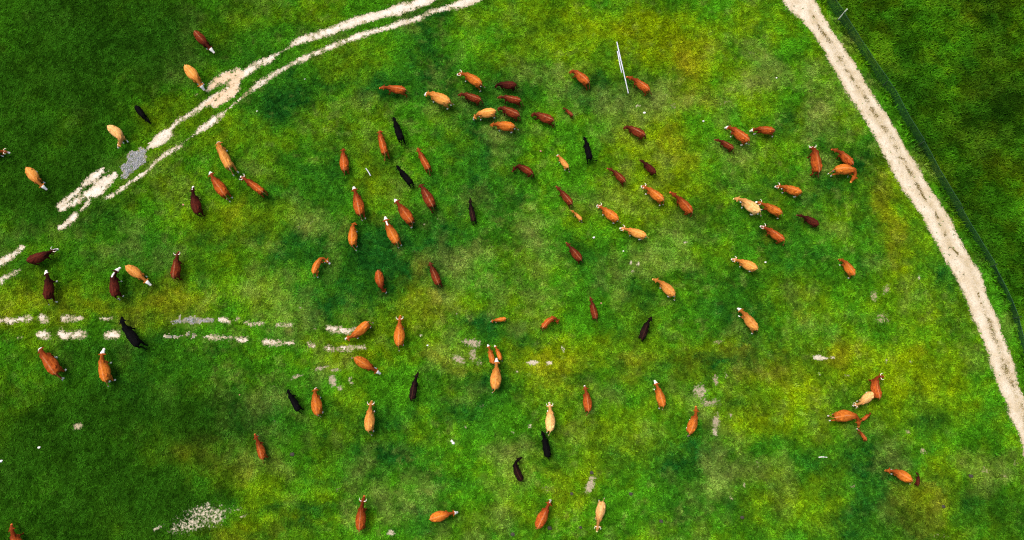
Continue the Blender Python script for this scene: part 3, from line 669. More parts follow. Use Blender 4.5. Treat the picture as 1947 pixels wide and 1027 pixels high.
fence = bpy.data.objects.new("net_fence", None); COL.objects.link(fence)
fence.location = (FENCE_G[3][0], FENCE_G[3][1], 0.0)
tag(fence, "low dark green net fence between the gravel road and the rank grass", "fence")
FO = Vector((FENCE_G[3][0], FENCE_G[3][1], 0.0))
POST_PX = [(1520,-66),(1592,39),(1676,166),(1744,279),(1816,402),(1880,508),(1925,606),(1952,706),(1974,790)]
POSTS = [ground(*p) for p in POST_PX]
flen = np.concatenate([[0], np.cumsum(np.hypot(*np.diff(FENCE_G, axis=0).T))])
def fence_at(s):
    return np.interp(s, flen, FENCE_G[:, 0]), np.interp(s, flen, FENCE_G[:, 1])
def fence_s(p):
    ss = np.linspace(0, flen[-1], 4000); fx, fy = fence_at(ss)
    return ss[np.argmin((fx - p[0]) ** 2 + (fy - p[1]) ** 2)]
post_s = [fence_s(p) for p in POSTS]
for i, s in enumerate(post_s):
    x, y = fence_at(s); z = float(height(x, y))
    bm = bmesh.new()
    if i == 1:
        cyl(bm, (x, y, z - 0.2), (x + 0.10, y + 0.02, z + 1.75), 0.045, 0.055, 10)
        cyl(bm, (x + 0.10, y + 0.02, z + 1.75), (x + 0.102, y + 0.02, z + 1.78), 0.052, 0.03, 10)
    else:
        cyl(bm, (x, y, z - 0.2), (x + random.uniform(-.05, .05), y, z + 1.12), 0.035, 0.032, 8)
        cyl(bm, (x, y, z + 1.12), (x, y, z + 1.14), 0.032, 0.02, 8)
    for v in bm.verts: v.co -= FO
    o = link("post", bm_mesh("post", bm, MAT_POST if i == 1 else MAT_DARKPOST, False), fence)
    if i == 1: o["label"] = "pale taller fence post leaning outward"
for i in range(len(post_s) - 1):
    s0, s1 = post_s[i] + 0.05, post_s[i + 1] - 0.05
    n = int((s1 - s0) / 0.065); ss = np.linspace(s0, s1, n)
    fx, fy = fence_at(ss); fz = height(fx, fy)
    sag = 4 * ((ss - s0) / (s1 - s0)) * (1 - (ss - s0) / (s1 - s0))
    top = (1.45, 1.35, 1.25, 1.15, 1.0, 0.85, 0.8, 0.75)[i]
    top = top - 0.10 * sag + 0.07 * (N3.fbm(ss, ss * 0 + i, 0.8, 2) - 0.5)
    bulge = 0.22 * (N2.fbm(ss, ss * 0 + 9 * i, 1.3, 2) - 0.35)
    tx, ty = np.gradient(fx), np.gradient(fy); l = np.hypot(tx, ty); nxn, nyn = -ty / l, tx / l      # outward, away from the road
    rows = 15
    tt = np.linspace(0.0, 1.0, rows)
    PX = fx[:, None] + nxn[:, None] * bulge[:, None] * np.sin(np.pi * tt)[None] ; PY = fy[:, None] + nyn[:, None] * bulge[:, None] * np.sin(np.pi * tt)[None]
    PZ = fz[:, None] + 0.04 + (top[:, None] - 0.04) * tt[None]
    P = np.stack([PX, PY, PZ], -1) - np.array(FO)
    V, F = [], []
    def strip(A, w):
        # flat tape along a run of net knots, lying in the net's plane
        d = np.gradient(A, axis=0)
        up = np.array((0, 0, 1.0)) if abs(d[:, 2]).mean() < np.hypot(d[:, 0], d[:, 1]).mean() else None
        side = np.tile(up, (len(A), 1)) if up is not None else None
        if side is None:
            k = strip.k; side = np.tile(np.array((tx[k] / l[k], ty[k] / l[k], 0.0)), (len(A), 1))
        b = sum(len(v) for v in V)
        V.append(A - side * w); V.append(A + side * w)
        m = len(A)
        for q in range(m - 1): F.append((b + q, b + q + 1, b + m + q + 1, b + m + q))
    for r_ in range(rows): strip(P[:, r_], 0.016)
    for k_ in range(n):
        strip.k = k_; strip(P[k_, ::2], 0.013)
    link("net_panel", np_mesh("net_panel", np.concatenate(V), F, MAT_NET), fence)
    bm = bmesh.new()
    for k_ in range(0, n - 4, 4):
        cyl(bm, P[k_, -1] + np.array((0, 0, .02)), P[min(k_ + 4, n - 1), -1] + np.array((0, 0, .02)), 0.014, 0.014, 5, False)
    link("top_wire", bm_mesh("top_wire", bm, MAT_WIRE), fence)

# ------------------------------------------------------------------ poles, stones and dung lying in the pasture
MAT_POLE = mat_simple("whitewashed_pole", (0.50, 0.52, 0.58), 0.7, 0.35, 2.5)
MAT_STONE = mat_simple("white_stone", (0.78, 0.76, 0.72), 0.85, 0.15, 9.0)
MAT_REDSTONE = mat_simple("reddish_stone", (0.42, 0.20, 0.14), 0.85, 0.2, 9.0)
MAT_DUNG = mat_simple("dung", (0.045, 0.040, 0.030), 0.9, 0.3, 9.0)

def pole(label, p, q, r, z=0.0, name="pole", cat="pole", mat=None, group=None):
    a, b = ground(*p), ground(*q)
    L = math.hypot(*(b - a)); ang = math.atan2(b[1] - a[1], b[0] - a[0])
    bm = bmesh.new(); n = max(3, int(L / 0.35)); seg = 10; rings = []
    for i in range(n + 1):
        t = i / n; rr = r * (1.0 - 0.12 * t) * (1 + 0.05 * math.sin(9 * t + L))
        c = Vector((t * L, 0.035 * math.sin(3.1 * t + L) - 0.035 * math.sin(L), rr))
        rings.append([bm.verts.new(c + Vector((0, math.cos(2 * math.pi * k / seg) * rr, math.sin(2 * math.pi * k / seg) * rr))) for k in range(seg)])
    for A, B in zip(rings[:-1], rings[1:]):
        for k in range(seg): bm.faces.new((A[k], A[(k + 1) % seg], B[(k + 1) % seg], B[k]))
    bm.faces.new(rings[0][::-1]); bm.faces.new(rings[-1])
    bmesh.ops.bevel(bm, geom=[e for e in bm.edges if len([f for f in e.link_faces if len(f.verts) > 4]) == 1], offset=r * 0.15, segments=1, affect='EDGES')
    o = link(name, bm_mesh(name, bm, mat or MAT_POLE, True))
    o.location = (a[0], a[1], float(height(a[0], a[1])) + z); o.rotation_euler = (0, 0, ang)
    return tag(o, label, cat, group)
pole("long white wooden pole lying in the grass beside a red cow", (1172.8, 80.5), (1193, 178.5), 0.052, 0.03, group="white poles on the grass")
pole("shorter white pole lying against the long white pole", (1173.7, 98), (1183.6, 139), 0.045, 0.03, group="white poles on the grass")
pole("short bright white stick lying between orange and black cows", (696, 321), (706, 334.5), 0.045, 0.04, "stick", "stick")
pole("short grey stick in dark grass in the lower right pasture", (1556, 869.6), (1572, 868.6), 0.035, 0.03, "stick", "stick", MAT_STONE)

def lump(name, label, cat, px, py, lobes, mat, group):
    g = ground(px, py)
    bm = bmesh.new()
    for (ox, oy, rx, ry, rz) in lobes:
        t = bmesh.ops.create_icosphere(bm, subdivisions=2, radius=1.0)
        for v in t["verts"]:
            k = 1 + 0.22 * (N3.at(v.co.x * 3 + px, v.co.y * 3 + v.co.z * 2 + py, 1.0) - 0.5) * 2
            v.co = Vector((v.co.x * rx * k + ox, v.co.y * ry * k + oy, max(v.co.z, -0.5) * rz * k + rz * 0.4))
    o = link(name, bm_mesh(name, bm, mat, True))
    o.location = (g[0], g[1], float(height(*g)) + 0.03)
    return tag(o, label, cat, group)
WS = "small pale stones in the grass"
for px, py, s, lab in [
    (1225,215,.11,"small white stone in pale grass below the long white pole"),
    (1337,231,.08,"small white stone left of the white-headed red cows near the top"),
    (1476,149,.07,"tiny white stone on an ochre streak near the gravel road"),
    (1129,452,.10,"small white stone on bright grass left of a tan cow"),
    (1185,478,.07,"tiny white stone above the pale blotches in mid pasture"),
    (75,851,.10,"small white stone in the dark lower left grass"),
    (3,877,.11,"small white stone at the left edge of the pasture"),
    (813,657,.07,"tiny white stone left of the bare brown patch"),
    (1455,499,.08,"small bluish white stone right of a tan horned cow"),
    (580,151,.06,"tiny white stone below the upper dirt track"),
    (489,212,.06,"tiny pale stone by the dark lush grass at upper left")]:
    lump("stone", lab, "stone", px, py, [(0, 0, s, s * .8, s * .6), (s * .5, s * .3, s * .6, s * .55, s * .5)], MAT_STONE, WS)
lump("stone", "two-lobed white stone in dark grass left of the black cow pair", "stone", 861, 841, [(0.05, -0.06, .12, .10, .10), (-0.07, 0.08, .10, .10, .07)], MAT_STONE, WS)
for px, py, s, lab in [
    (1028,288,.08,"small reddish stone above the curled dark red cow"),
    (456,751,.06,"small orange-red stone in the lower left pasture"),
    (1143,577,.07,"small reddish stone right of a young red cow"),
    (349,390,.09,"small pinkish stone left of a dark red cow")]:
    lump("stone", lab, "stone", px, py, [(0, 0, s, s * .9, s * .5), (-s * .4, s * .4, s * .6, s * .6, s * .4)], MAT_REDSTONE, "small reddish stones in the grass")
for px, py, s, lab in [
    (975,1016,.16,"dark round cow pat near the bottom edge"),
    (1045,1004,.17,"dark cow pat below an orange cow with white muzzle"),
    (1087,939,.13,"dark cow pat beside the grey bare patch"),
    (1104,1003,.11,"small cow pat left of the cream cow at the bottom"),
    (1257,991,.15,"lone dark cow pat in the lower middle pasture"),
    (1199,939,.14,"dark cow pat right of the grey bare patch"),
    (1125,899,.14,"dark cow pat at the top of the grey bare patch"),
    (1845,905,.16,"dark cow pat beside the pale grass near the road"),
    (1793,963,.14,"dark cow pat in the yellow grass at lower right"),
    (556,864,.16,"dark cow pat right of the lone red cow"),
    (1411,984,.14,"faint brown cow pat in the lower right middle")]:
    lump("cow_pat", lab, "cow pat", px, py, [(0, 0, s, s * .85, s * .35), (s * .5, -s * .3, s * .5, s * .5, s * .28), (-s * .4, s * .4, s * .5, s * .45, s * .3)], MAT_DUNG, "cow pats in the grass")

# ------------------------------------------------------------------ cattle
def loft(bm, rings, seg=16, top=0.0):
    """closed tube through rings of (centre, side vector, up vector, half width, half height)"""
    R = []
    for c, e, u, w, h in rings:
        c, e, u = Vector(c), Vector(e), Vector(u)
        ring = []
        for k in range(seg):
            t = 2 * math.pi * k / seg; s = math.sin(t)
            ring.append(bm.verts.new(c + e * (w * math.cos(t) * (1 - top * max(0, s) ** 2)) + u * (h * s)))
        R.append(ring)
    for A, B in zip(R[:-1], R[1:]):
        for k in range(seg): bm.faces.new((A[k], A[(k + 1) % seg], B[(k + 1) % seg], B[k]))
    bm.faces.new(R[0][::-1]); bm.faces.new(R[-1])

def tube(bm, pts, seg=10):
    """pts of (x, y, z, r)"""
    P = [Vector(p[:3]) for p in pts]; rings = []
    for i, p in enumerate(P):
        d = (P[min(i + 1, len(P) - 1)] - P[max(i - 1, 0)]).normalized()
        e = d.cross(Vector((0, 1, 0)) if abs(d.y) < 0.8 else Vector((1, 0, 0))).normalized(); u = d.cross(e)
        rings.append((p, e, u, pts[i][3], pts[i][3]))
    loft(bm, rings, seg)

def cow_template(calf=False):
    bm = bmesh.new()
    Yv, Zv = (0, 1, 0), (0, 0, 1)
    body = [(-.03, 1.12, .07, .08), (.00, 1.09, .17, .17), (.06, 1.06, .235, .26), (.20, 1.03, .295, .33), (.38, .99, .325, .37), (.58, .96, .355, .40), (.78, .94, .365, .42), (.98, .94, .335, .41),
            (1.16, .96, .285, .39), (1.32, .98, .24, .36), (1.46, 1.0, .19, .31), (1.58, 1.02, .155, .25), (1.72, 1.03, .13, .20), (1.86, 1.03, .12, .165), (1.96, 1.02, .11, .14)]
    if calf:
        body = [(x, z + .03, w * .80, h * .74) for x, z, w, h in body]
    loft(bm, [((x, 0, z), Yv, Zv, w, h) for x, z, w, h in body], 24, 0.34)
    # head, from the poll forward and down
    head = [(1.92, 1.05, .075, .08), (1.98, 1.055, .108, .115), (2.06, 1.03, .118, .125), (2.15, .985, .108, .12), (2.25, .935, .083, .10), (2.34, .885, .070, .082), (2.41, .85, .073, .075), (2.455, .825, .062, .062), (2.475, .815, .03, .03)]
    u = Vector((0.42, 0, 0.9)).normalized()
    loft(bm, [((x, 0, z), Yv, u, w * (1.4 if calf else 1.34), h) for x, z, w, h in head], 14, 0.1)
    for s in (-1, 1):
        # ears
        loft(bm, [((1.99, s * .09, 1.07), (1, 0, 0), Zv, .03, .022), ((1.975, s * .16, 1.075), (1, 0, 0), Zv, .062, .026), ((1.96, s * .23, 1.06), (1, 0, 0), Zv, .058, .024), ((1.95, s * .285, 1.04), (1, 0, 0), Zv, .02, .018)], 8)
        # hip bones, pin bones, shoulder blades
        for c, r in (((.36, s * .205, 1.245), (.13, .075, .08)), ((.07, s * .115, 1.19), (.07, .06, .07)), ((1.38, s * .135, 1.19), (.17, .075, .10)), ((1.36, s * .17, .85), (.16, .10, .22)), ((.24, s * .20, .86), (.20, .115, .28))):
            if calf: c = (c[0], c[1] * .8, c[2] - .06)
            t = bmesh.ops.create_icosphere(bm, subdivisions=2, radius=1.0)
            for v in t["verts"]: v.co = Vector((c[0] + v.co.x * r[0], c[1] + v.co.y * r[1], c[2] + v.co.z * r[2]))
        # legs: hind with the hock pointing back, front with a straight cannon
        tube(bm, [(.26, s * .19, .86, .15), (.30, s * .20, .70, .115), (.16, s * .195, .56, .078), (.03, s * .19, .46, .060), (.03, s * .19, .34, .045), (.04, s * .19, .16, .045), (.06, s * .19, .09, .054), (.09, s * .19, .055, .058), (.10, s * .19, .0, .066)])
        tube(bm, [(1.36, s * .18, .84, .13), (1.38, s * .175, .66, .088), (1.38, s * .17, .50, .063), (1.385, s * .17, .43, .058), (1.38, s * .17, .34, .042), (1.375, s * .17, .16, .042), (1.39, s * .17, .09, .05), (1.42, s * .17, .055, .054), (1.43, s * .17, .0, .06)])
    # tail with its switch
    tube(bm, [(.02, 0, 1.22, .045), (-.06, 0, 1.21, .036), (-.105, 0, 1.10, .030), (-.115, 0, .90, .027), (-.12, 0, .66, .027), (-.125, 0, .52, .045), (-.125, 0, .40, .040), (-.125, 0, .32, .022)], 8)
    # brisket and belly fullness
    if not calf:
        for c, r in (((1.42, 0, .72), (.16, .11, .14)), ((.42, 0, .60), (.16, .13, .09))):
            t = bmesh.ops.create_icosphere(bm, subdivisions=2, radius=1.0)
            for v in t["verts"]: v.co = Vector((c[0] + v.co.x * r[0], c[1] + v.co.y * r[1], c[2] + v.co.z * r[2]))
    bmesh.ops.recalc_face_normals(bm, faces=bm.faces)
    me = bpy.data.meshes.new("cow_shape"); bm.to_mesh(me); bm.free()
    o = bpy.data.objects.new("cow_shape", me); COL.objects.link(o)
    m = o.modifiers.new("remesh", 'REMESH'); m.mode = 'VOXEL'; m.voxel_size = 0.0215
    m = o.modifiers.new("smooth", 'SMOOTH'); m.factor = 0.5; m.iterations = 2
    m = o.modifiers.new("decimate", 'DECIMATE'); m.ratio = 0.24
    dg = bpy.context.evaluated_depsgraph_get()
    ev = o.evaluated_get(dg); em = ev.to_mesh()
    P = np.empty(len(em.vertices) * 3, np.float32); em.vertices.foreach_get("co", P)
    em.calc_loop_triangles()
    T = np.empty(len(em.loop_triangles) * 3, np.int32); em.loop_triangles.foreach_get("vertices", T)
    ev.to_mesh_clear()
    bpy.data.objects.remove(o); bpy.data.meshes.remove(me)
    P = P.reshape(-1, 3).astype(float); P[:, 2] -= P[:, 2].min()
    return P, T.reshape(-1, 3)

def horn_template(s):
    bm = bmesh.new()
    tube(bm, [(1.985, s * .085, 1.10, .032), (1.985, s * .14, 1.125, .030), (2.0, s * .20, 1.14, .027), (2.045, s * .245, 1.16, .023), (2.11, s * .26, 1.19, .017), (2.17, s * .245, 1.22, .008)], 7)
    P = np.array([v.co[:] for v in bm.verts]); bm.verts.index_update()
    F = [[v.index for v in f.verts] for f in bm.faces]
    bm.free()
    return P, F

COW_P, COW_T = cow_template(False)
CALF_P, CALF_T = cow_template(True)
HORNS = [horn_template(1), horn_template(-1)]

def pose(P, q):
    P = P.copy(); x, y, z = P[:, 0].copy(), P[:, 1].copy(), P[:, 2].copy()
    # tail swing (before anything moves)
    tl = sstep(-0.05, -0.085, x) * sstep(1.16, 1.05, z)
    P[:, 1] += tl * q['tail'] * (1.12 - z); P[:, 0] -= tl * q['tailout'] * (1.12 - z)
    P[:, 2] += tl * (1.12 - z) * 0.25 * abs(q['tail'])
    # legs swing from hip and shoulder
    for fx, sgn, ang in ((1.38, 1, q['l'][0]), (1.38, -1, q['l'][1]), (.13, 1, q['l'][2]), (.13, -1, q['l'][3])):
        w = sstep(.74, .50, z) * (np.abs(x - fx) < .26) * (y * sgn > 0.03)
        P[:, 0] += w * math.tan(ang) * (.72 - z)
    # girth
    g = sstep(0.0, .5, x) * sstep(1.5, 1.1, x) * sstep(.45, .6, z)
    P[:, 1] *= 1 + g * q['girth']
    # neck: head carried lower or higher
    piv = np.array((1.48, 1.02)); w = sstep(1.42, 1.80, x) * sstep(.62, .72, z); a = q['pitch'] * w
    dx, dz = P[:, 0] - piv[0], P[:, 2] - piv[1]
    P[:, 0] = piv[0] + dx * np.cos(a) + dz * np.sin(a); P[:, 2] = piv[1] - dx * np.sin(a) + dz * np.cos(a)
    # spine: bend of the neck and a little of the trunk towards where the head is turned
    tt = np.linspace(-0.4, 2.7, 156)
    th = q['bend'] * (0.22 * sstep(0.4, 1.3, tt) + 0.78 * sstep(1.28, 2.0, tt))
    cx = np.concatenate([[0], np.cumsum(np.cos(th[:-1]) * np.diff(tt))]) - 0.4
    cy = np.concatenate([[0], np.cumsum(np.sin(th[:-1]) * np.diff(tt))])
    X_, Y_ = P[:, 0].copy(), P[:, 1].copy()
    t_ = np.interp(X_, tt, th)
    P[:, 0] = np.interp(X_, tt, cx) - Y_ * np.sin(t_); P[:, 1] = np.interp(X_, tt, cy) + Y_ * np.cos(t_)
    return P

MAT_HORN = mat_simple("horn", (0.80, 0.74, 0.62), 0.45, 0.12, 8.0, 0.4)
def hornless(o): return o

# nose x y, rump x y (photo), coat, face (w white, p partly white, n plain), horned, dark neck, neck bend in degrees (+ to its left), label
HERD = "cattle spread across the pasture"
COWS = [
 (408,101,371,61,'red','w',0,1,0,"white-faced dark red cow topmost in the upper left field"),
 (389,172,353,126,'tan','w',0,0,0,"tan white-faced cow walking toward the pinkish mud on the upper track"),
 (287,235,258,202,'black','n',0,0,10,"black cow in the dark field above the upper dirt track"),
 (224,281,206,241,'cream','p',0,0,-50,"cream cow turning its head beside the grey gravel hollow"),
 (20,291,-37,283,'orange','p',1,0,0,"horned orange cow entering from the left edge"),
 (90,361,52,320,'tan','w',0,0,0,"tan white-faced cow alone in the dark grass at far left"),
 (367,354,376,406,'dark','p',0,1,0,"dark maroon cow with white poll walking beside two redder cows"),
 (111,473,53,496,'dark','p',1,0,20,"dark red horned cow walking right near the left edge"),
 (340,478,331,529,'red','n',1,0,0,"dark red cow with short horn tips right of the tan white-faced one"),
 (87,514,90,569,'dark','w',0,1,30,"dark red white-faced cow standing just above the lower field track"),
 (229,508,219,564,'dark','c',0,1,-42,"maroon cow with full white face and white crest beside a tan one"),
 (288,543,241,507,'tan','w',0,0,0,"tan white-faced cow facing down right beside the maroon cow"),
 (231,603,263,657,'black','n',0,0,0,"black cow standing across the lower field track ruts"),
 (77,662,108,711,'rust','w',0,0,10,"white-faced red-brown cow below the left end of the field track"),
 (198,662,202,725,'orange','w',0,0,-10,"orange white-faced cow below the black cow on the field track"),
 (418,272,437,319,'tan','w',0,0,0,"slim tan white-muzzled cow uppermost of three below the upper track"),
 (399,327,429,372,'rust','w',0,0,0,"red-brown white-faced cow between the tan and the dark maroon cows"),
 (457,336,500,366,'rust','p',1,1,0,"red cow with white horn spots walking left below the slim tan cow"),
 (653,283,655,325,'rust','n',0,1,0,"orange-red dark-necked cow left of the short white stick"),
 (723,249,732,292,'rust','n',0,0,0,"slim orange-red cow above the short white stick"),
 (748,223,763,266,'black','n',0,0,0,"uppermost black cow, just above the short white stick"),
 (754,315,782,349,'black','n',0,0,0,"black cow right of the short white stick"),
 (672,355,685,408,'rust','w',0,1,0,"red-brown white-faced cow directly below the short white stick"),
 (676,424,670,466,'orange','n',0,0,-10,"plain orange cow below the large red-brown white-faced cow"),
 (750,379,783,423,'rust','w',0,1,0,"upper of two white-faced red cows left of the lone black one"),
 (732,412,755,462,'orange','c',0,1,0,"orange cow with white face and white neck patch, lower of the pair"),
 (628,502,596,520,'orange','p',0,0,-75,"small orange cow twisting its white-marked head right"),
 (735,557,719,515,'rust','p',0,1,30,"red cow facing down with its head turned right, white head spots"),
 (656,645,700,613,'orange','p',0,0,-35,"orange cow curving left at the right end of the field track"),
 (761,600,758,657,'orange','n',1,0,0,"orange horned cow heading up right of the field track's end"),
 (724,711,675,681,'orange','w',0,1,0,"orange white-muzzled cow walking right below the field track's end"),
 (601,737,604,789,'orange','p',0,0,0,"orange cow with white muzzle right of a black cow, lower left"),
 (547,741,568,781,'black','n',0,0,8,"black cow left of an orange cow in the lower left pasture"),
 (795,708,783,759,'brown','n',0,0,0,"black-brown cow right of the orange white-muzzled cow"),
 (721,168,771,172,'rust','n',0,0,0,"orange-red cow walking left, leftmost of the upper middle bunch"),
 (869,142,915,161,'orange','p',1,0,12,"orange horned cow at the top of the upper middle bunch"),
 (807,181,855,195,'tan','w',0,0,0,"tan white-faced cow walking left into the dark lush grass"),
 (871,181,914,191,'red','n',0,0,0,"dark red young cow in the bunch just below the orange horned cow"),
 (941,166,981,162,'dark','n',0,0,0,"very dark maroon cow, topmost in the right column of the bunch"),
 (946,186,990,192,'red','n',0,0,0,"red-brown cow second from the top in the bunch's right column"),
 (946,209,987,220,'red','n',0,0,0,"dark red cow third from the top in the bunch's right column"),
 (900,228,942,212,'tan','p',0,0,18,"tan cow with a white poll spot facing lower left in the bunch"),
 (932,239,978,241,'orange','n',0,0,-10,"orange-brown cow lowest in the upper middle bunch"),
 (1010,220,1052,230,'red','n',0,0,0,"dark red cow walking left just right of the bunch"),
 (1070,206,1089,220,'red','n',0,0,0,"small dark red calf right of the upper middle bunch"),
 (1082,138,1119,158,'rust','n',0,0,8,"orange-red cow left of the long white pole"),
 (1191,146,1234,172,'rust','n',0,1,0,"big red cow with dark front beside the long white pole"),
 (1185,244,1226,258,'red','n',0,0,0,"dark red cow walking left below the white pole's pale grass"),
 (1378,243,1423,268,'rust','w',0,0,0,"red cow with all-white head, left of the white-headed pair"),
 (1425,250,1472,249,'rust','w',0,0,0,"red cow with all-white head, right of the white-headed pair"),
 (1358,266,1394,283,'red','n',0,0,0,"dark red young cow below the white-headed pair"),
 (1216,304,1246,329,'dark','n',0,0,0,"dark maroon young cow on the yellow grass in upper right middle"),
 (1154,320,1188,346,'red','n',0,0,12,"dark red young cow right of the black cow, upper middle"),
 (1219,354,1261,381,'orange','p',1,0,0,"orange horned cow with white face marks left of a redder one"),
 (1273,365,1315,404,'rust','n',0,1,0,"large orange-red dark-necked cow right of the horned white-marked one"),
 (1178,434,1228,449,'tan','p',1,0,0,"tan horned cow walking left with its tail out, mid pasture"),
 (1394,378,1444,403,'cream','n',0,1,0,"cream cow with dark red head, left of two touching cows"),
 (1436,384,1486,406,'orange','p',1,0,0,"orange horned cow with white horns, right of two touching cows"),
 (1473,355,1523,366,'orange','p',1,0,0,"orange cow with white horns walking left above the touching pair"),
 (1514,409,1556,428,'dark','n',0,0,10,"dark maroon young cow right of the touching cows"),
 (1445,430,1490,457,'rust','p',1,0,5,"red-brown cow with large white horns below the touching cows"),
 (1540,280,1556,327,'rust','p',1,1,0,"horned red-orange cow heading up, left of two resting close together"),
 (1390,493,1439,511,'tan','p',1,0,0,"tan horned cow walking left, alone in the right pasture"),
 (1240,531,1282,562,'tan','n',0,0,8,"tan cow with reddish head alone in the middle right"),
 (1239,603,1220,645,'brown','n',0,0,-10,"black-brown cow facing up right, alone in the middle right"),
 (1402,586,1439,627,'tan','w',0,1,0,"tan cow with dark neck and all-white head"),
 (1244,723,1261,773,'orange','w',0,0,0,"orange white-muzzled cow heading up left of the grey bare strip"),
 (1323,772,1311,824,'orange','n',0,1,5,"orange cow with dark neck grazing beside the grey bare strip"),
 (794,282,815,322,'rust','n',0,0,0,"slim orange-red cow upper right of the black stick-side cow"),
 (798,352,823,393,'red','n',0,0,0,"red cow just below the black cow by the short white stick"),
 (894,377,901,421,'brown','n',0,0,0,"lone black-brown cow in the upper centre of the pasture"),
 (974,327,1012,331,'red','n',0,1,30,"dark red young cow curled with its head down, upper centre"),
 (1110,260,1122,302,'black','n',0,0,0,"black cow with tail swung right in the upper centre"),
 (1059,295,1080,319,'tan','w',0,0,0,"small tan white-faced calf left of the upper centre black cow"),
 (1057,354,1087,388,'red','n',0,0,0,"dark red young cow just above a tiny tan calf"),
 (1085,400,1106,418,'tan','n',0,0,0,"tiny tan calf below a dark red young cow"),
 (1135,390,1175,418,'orange','p',1,0,0,"orange cow with white face marks right of the tiny tan calf"),
 (1076,461,1105,495,'red','n',0,0,0,"dark red young cow alone below the tiny tan calf"),
 (817,499,834,541,'red','n',0,0,0,"dark red cow alone heading up in the middle of the pasture"),
 (933,612,962,606,'orange','p',0,0,0,"small orange calf walking left in the centre"),
 (1061,616,1032,623,'rust','n',0,0,-70,"young red cow curled round to the right in the centre"),
 (1122,565,1133,606,'red','n',0,0,0,"young red cow heading up right of the curled one"),
 (927,655,937,691,'orange','w',0,0,0,"left one of two white-faced calves in front of a tan cow"),
 (940,657,952,684,'orange','w',0,0,12,"right one of two white-faced calves in front of a tan cow"),
 (944,681,941,740,'tan','w',0,0,0,"tan white-faced cow following two calves in the lower centre"),
 (1111,733,1119,782,'rust','p',0,0,0,"orange-red cow with white face marks alone in the lower middle"),
 (1044,765,1046,820,'cream','p',1,0,0,"cream cow with white horns above a black cow, lower centre"),
 (1030,820,1042,869,'black','n',0,0,0,"black cow with long tail right below the cream horned cow"),
 (992,869,992,914,'brown','n',0,0,-28,"black-brown cow curved right, lower of the dark pair"),
 (871,974,818,987,'orange','w',0,1,-10,"orange white-faced cow walking right near the bottom edge"),
 (1047,950,1022,1004,'rust','p',0,0,0,"orange-red cow with white muzzle heading up right at the bottom"),
 (1135,1012,1146,954,'cream','n',1,1,0,"cream cow with dark neck facing down at the bottom edge"),
 (484,825,500,873,'rust','n',0,1,18,"lone red-brown cow in the lower left middle"),
 (707,762,701,820,'tan','n',1,0,0,"tan horned cow heading up in the lower left middle"),
 (693,942,684,1008,'rust','n',1,1,-8,"red-brown cow with wide white horns and dark neck at the bottom"),
 (22,996,40,1056,'rust','n',0,1,10,"rust cow with dark head cut off by the bottom left corner"),
 (1681,716,1671,757,'rust','n',1,1,-45,"red-brown horned cow looking right behind the cream cow, lower right"),
 (1621,772,1660,747,'cream','p',1,0,-8,"cream horned cow facing lower left in the lower right group"),
 (1633,813,1587,794,'orange','n',0,1,-55,"orange cow bending its head down to a red calf"),
 (1655,785,1640,799,'rust','n',0,0,0,"small red calf beside the orange cow's head, upper of two"),
 (1630,817,1645,835,'rust','p',0,0,0,"small red calf facing up under the orange cow's head"),
 (1682,895,1733,914,'orange','n',0,1,22,"orange cow with dark head grazing left, lowest at right"),
 (1741,901,1743,920,'dark','n',0,0,30,"dark maroon calf at the rump of the lowest right cow"),
 (1580,284,1621,313,'rust','n',0,0,12,"red cow facing upper left, upper of two close together"),
 (1617,348,1588,323,'orange','n',0,1,-80,"orange cow curling its head down, lower of two close together"),
 (1594,493,1624,523,'orange','n',0,1,8,"orange cow with darker head alone in the right pasture"),
]

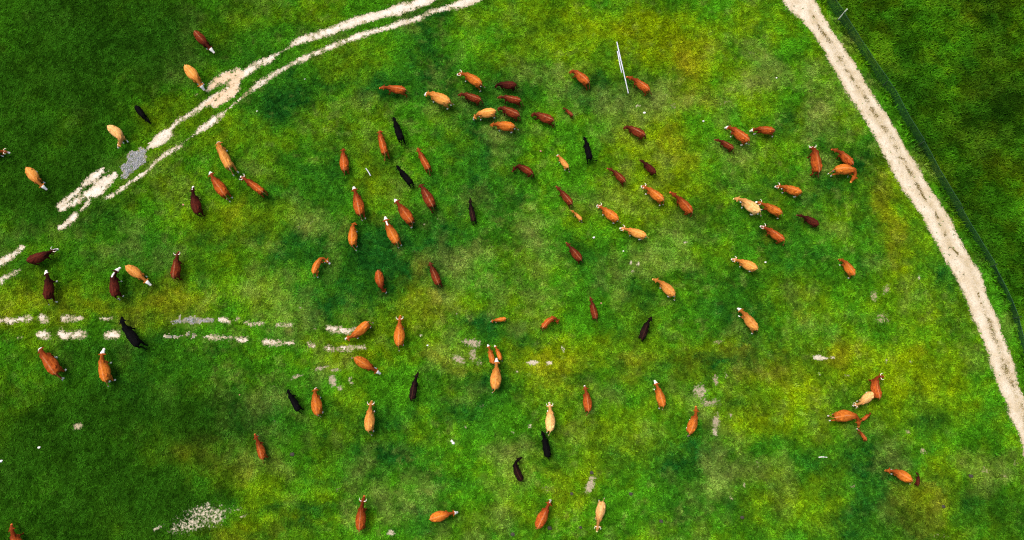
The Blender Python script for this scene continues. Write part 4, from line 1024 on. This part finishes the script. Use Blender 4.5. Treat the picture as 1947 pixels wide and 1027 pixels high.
SC = []
FULL_SIZE = {'lower of two close together': 0.95, 'twisting its white-marked': 0.84, 'curled round to the right': 0.74, 'looking right behind': 0.88, 'bending its head down': 1.0, 'head down, upper centre': 0.80, 'lower of the dark pair': 0.80, 'cream cow turning its head': 0.95}
DARK_COATS = ('black', 'brown')
for i, (nx_, ny_, rx_, ry_, coat, face, horned, neck, bend, label) in enumerate(COWS):
    rnd = random.Random(1000 + i)
    A, B = ground(nx_, ny_, 0.95), ground(rx_, ry_, 1.0)
    chord = float(np.hypot(*(A - B)))
    young = chord < 1.50
    walk = rnd.uniform(-1, 1)
    sw = 0.36 * walk
    q = dict(bend=math.radians(bend + rnd.uniform(-11, 11)), pitch=math.radians(rnd.uniform(6, 40)), girth=rnd.uniform(-0.03, 0.15) + (0.06 if coat in ('tan', 'cream', 'orange') else 0),
             tail=rnd.uniform(-0.30, 0.30), tailout=rnd.uniform(0.0, 0.35), l=(sw, -sw * .8, -sw * 1.1 + .05, sw * .9))
    if 'slim' in label: q['girth'] = -0.20
    if 'lowest at right' in label or 'alone in the right pasture' in label: q['girth'] = 0.2
    if coat in DARK_COATS: q['girth'] = rnd.uniform(-0.2, -0.08)
    if 'tail swung' in label: q['tail'] = -0.9
    if 'long tail' in label: q['tail'], q['tailout'] = -0.35, 0.8
    if 'tail out' in label: q['tailout'] = 0.7
    RP, T = (CALF_P, CALF_T) if young else (COW_P, COW_T)
    want = next((v for k, v in FULL_SIZE.items() if k in label), 0.42)
    for _ in range(24):
        # nose and rump at their own heights decide length, heading and place; a strongly turned animal bends until it is full size
        P = pose(RP, q)
        tipn = P[np.argsort(RP[:, 0])[-6:]].mean(0); tipr = pose(np.array([(-.02, 0, 1.12)]), q)[0]
        s = 0.9
        for _k in range(3):
            A, B = ground(nx_, ny_, tipn[2] * s), ground(rx_, ry_, 1.05 * s)
            d0 = tipn[:2] - tipr[:2]; d1 = A - B
            s = float(np.hypot(*d1) / np.hypot(*d0))
        if _ == 0 and not young and s < 0.80 and coat not in DARK_COATS and 'young' not in label and want < 0.5:
            q['pitch'] = math.radians(44); q['girth'] += 0.05; continue
        if s >= want or want < 0.5 or abs(q['bend']) > 2.6: break
        q['bend'] *= 1.07
    if s < want: B = B - (want - s) * 0.5 * d0[0] * d1 / np.hypot(*d1); s = want
    SC.append((round(s, 2), label))
    yaw = math.atan2(d1[1], d1[0]) - math.atan2(d0[1], d0[0])
    c, sn = math.cos(yaw), math.sin(yaw)
    loc = B - s * np.array((c * tipr[0] - sn * tipr[1], sn * tipr[0] + c * tipr[1]))
    mid = s * 0.8
    name = "calf" if young else "cow"
    socks = (face in 'wc' or coat in ('tan', 'orange', 'cream')) and coat not in DARK_COATS
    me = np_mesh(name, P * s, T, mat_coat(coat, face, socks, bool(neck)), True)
    a = me.attributes.new("rest", 'FLOAT_VECTOR', 'POINT'); a.data.foreach_set("vector", RP.astype(np.float32).ravel())
    o = link(name, me)
    cz = float(height(loc[0] + c * mid, loc[1] + sn * mid))
    o.location = (loc[0], loc[1], cz - 0.005); o.rotation_euler = (0, 0, yaw)
    tag(o, label, "calf" if young else "cow", "calves among the cattle" if young else HERD)
    if horned:
        for HP, HF in HORNS:
            hm = bpy.data.meshes.new("horn"); hm.from_pydata((pose(HP, q) * s).tolist(), [], HF); hm.update()
            hm.polygons.foreach_set("use_smooth", [True] * len(hm.polygons)); hm.materials.append(MAT_HORN)
            link("horn", hm, o)
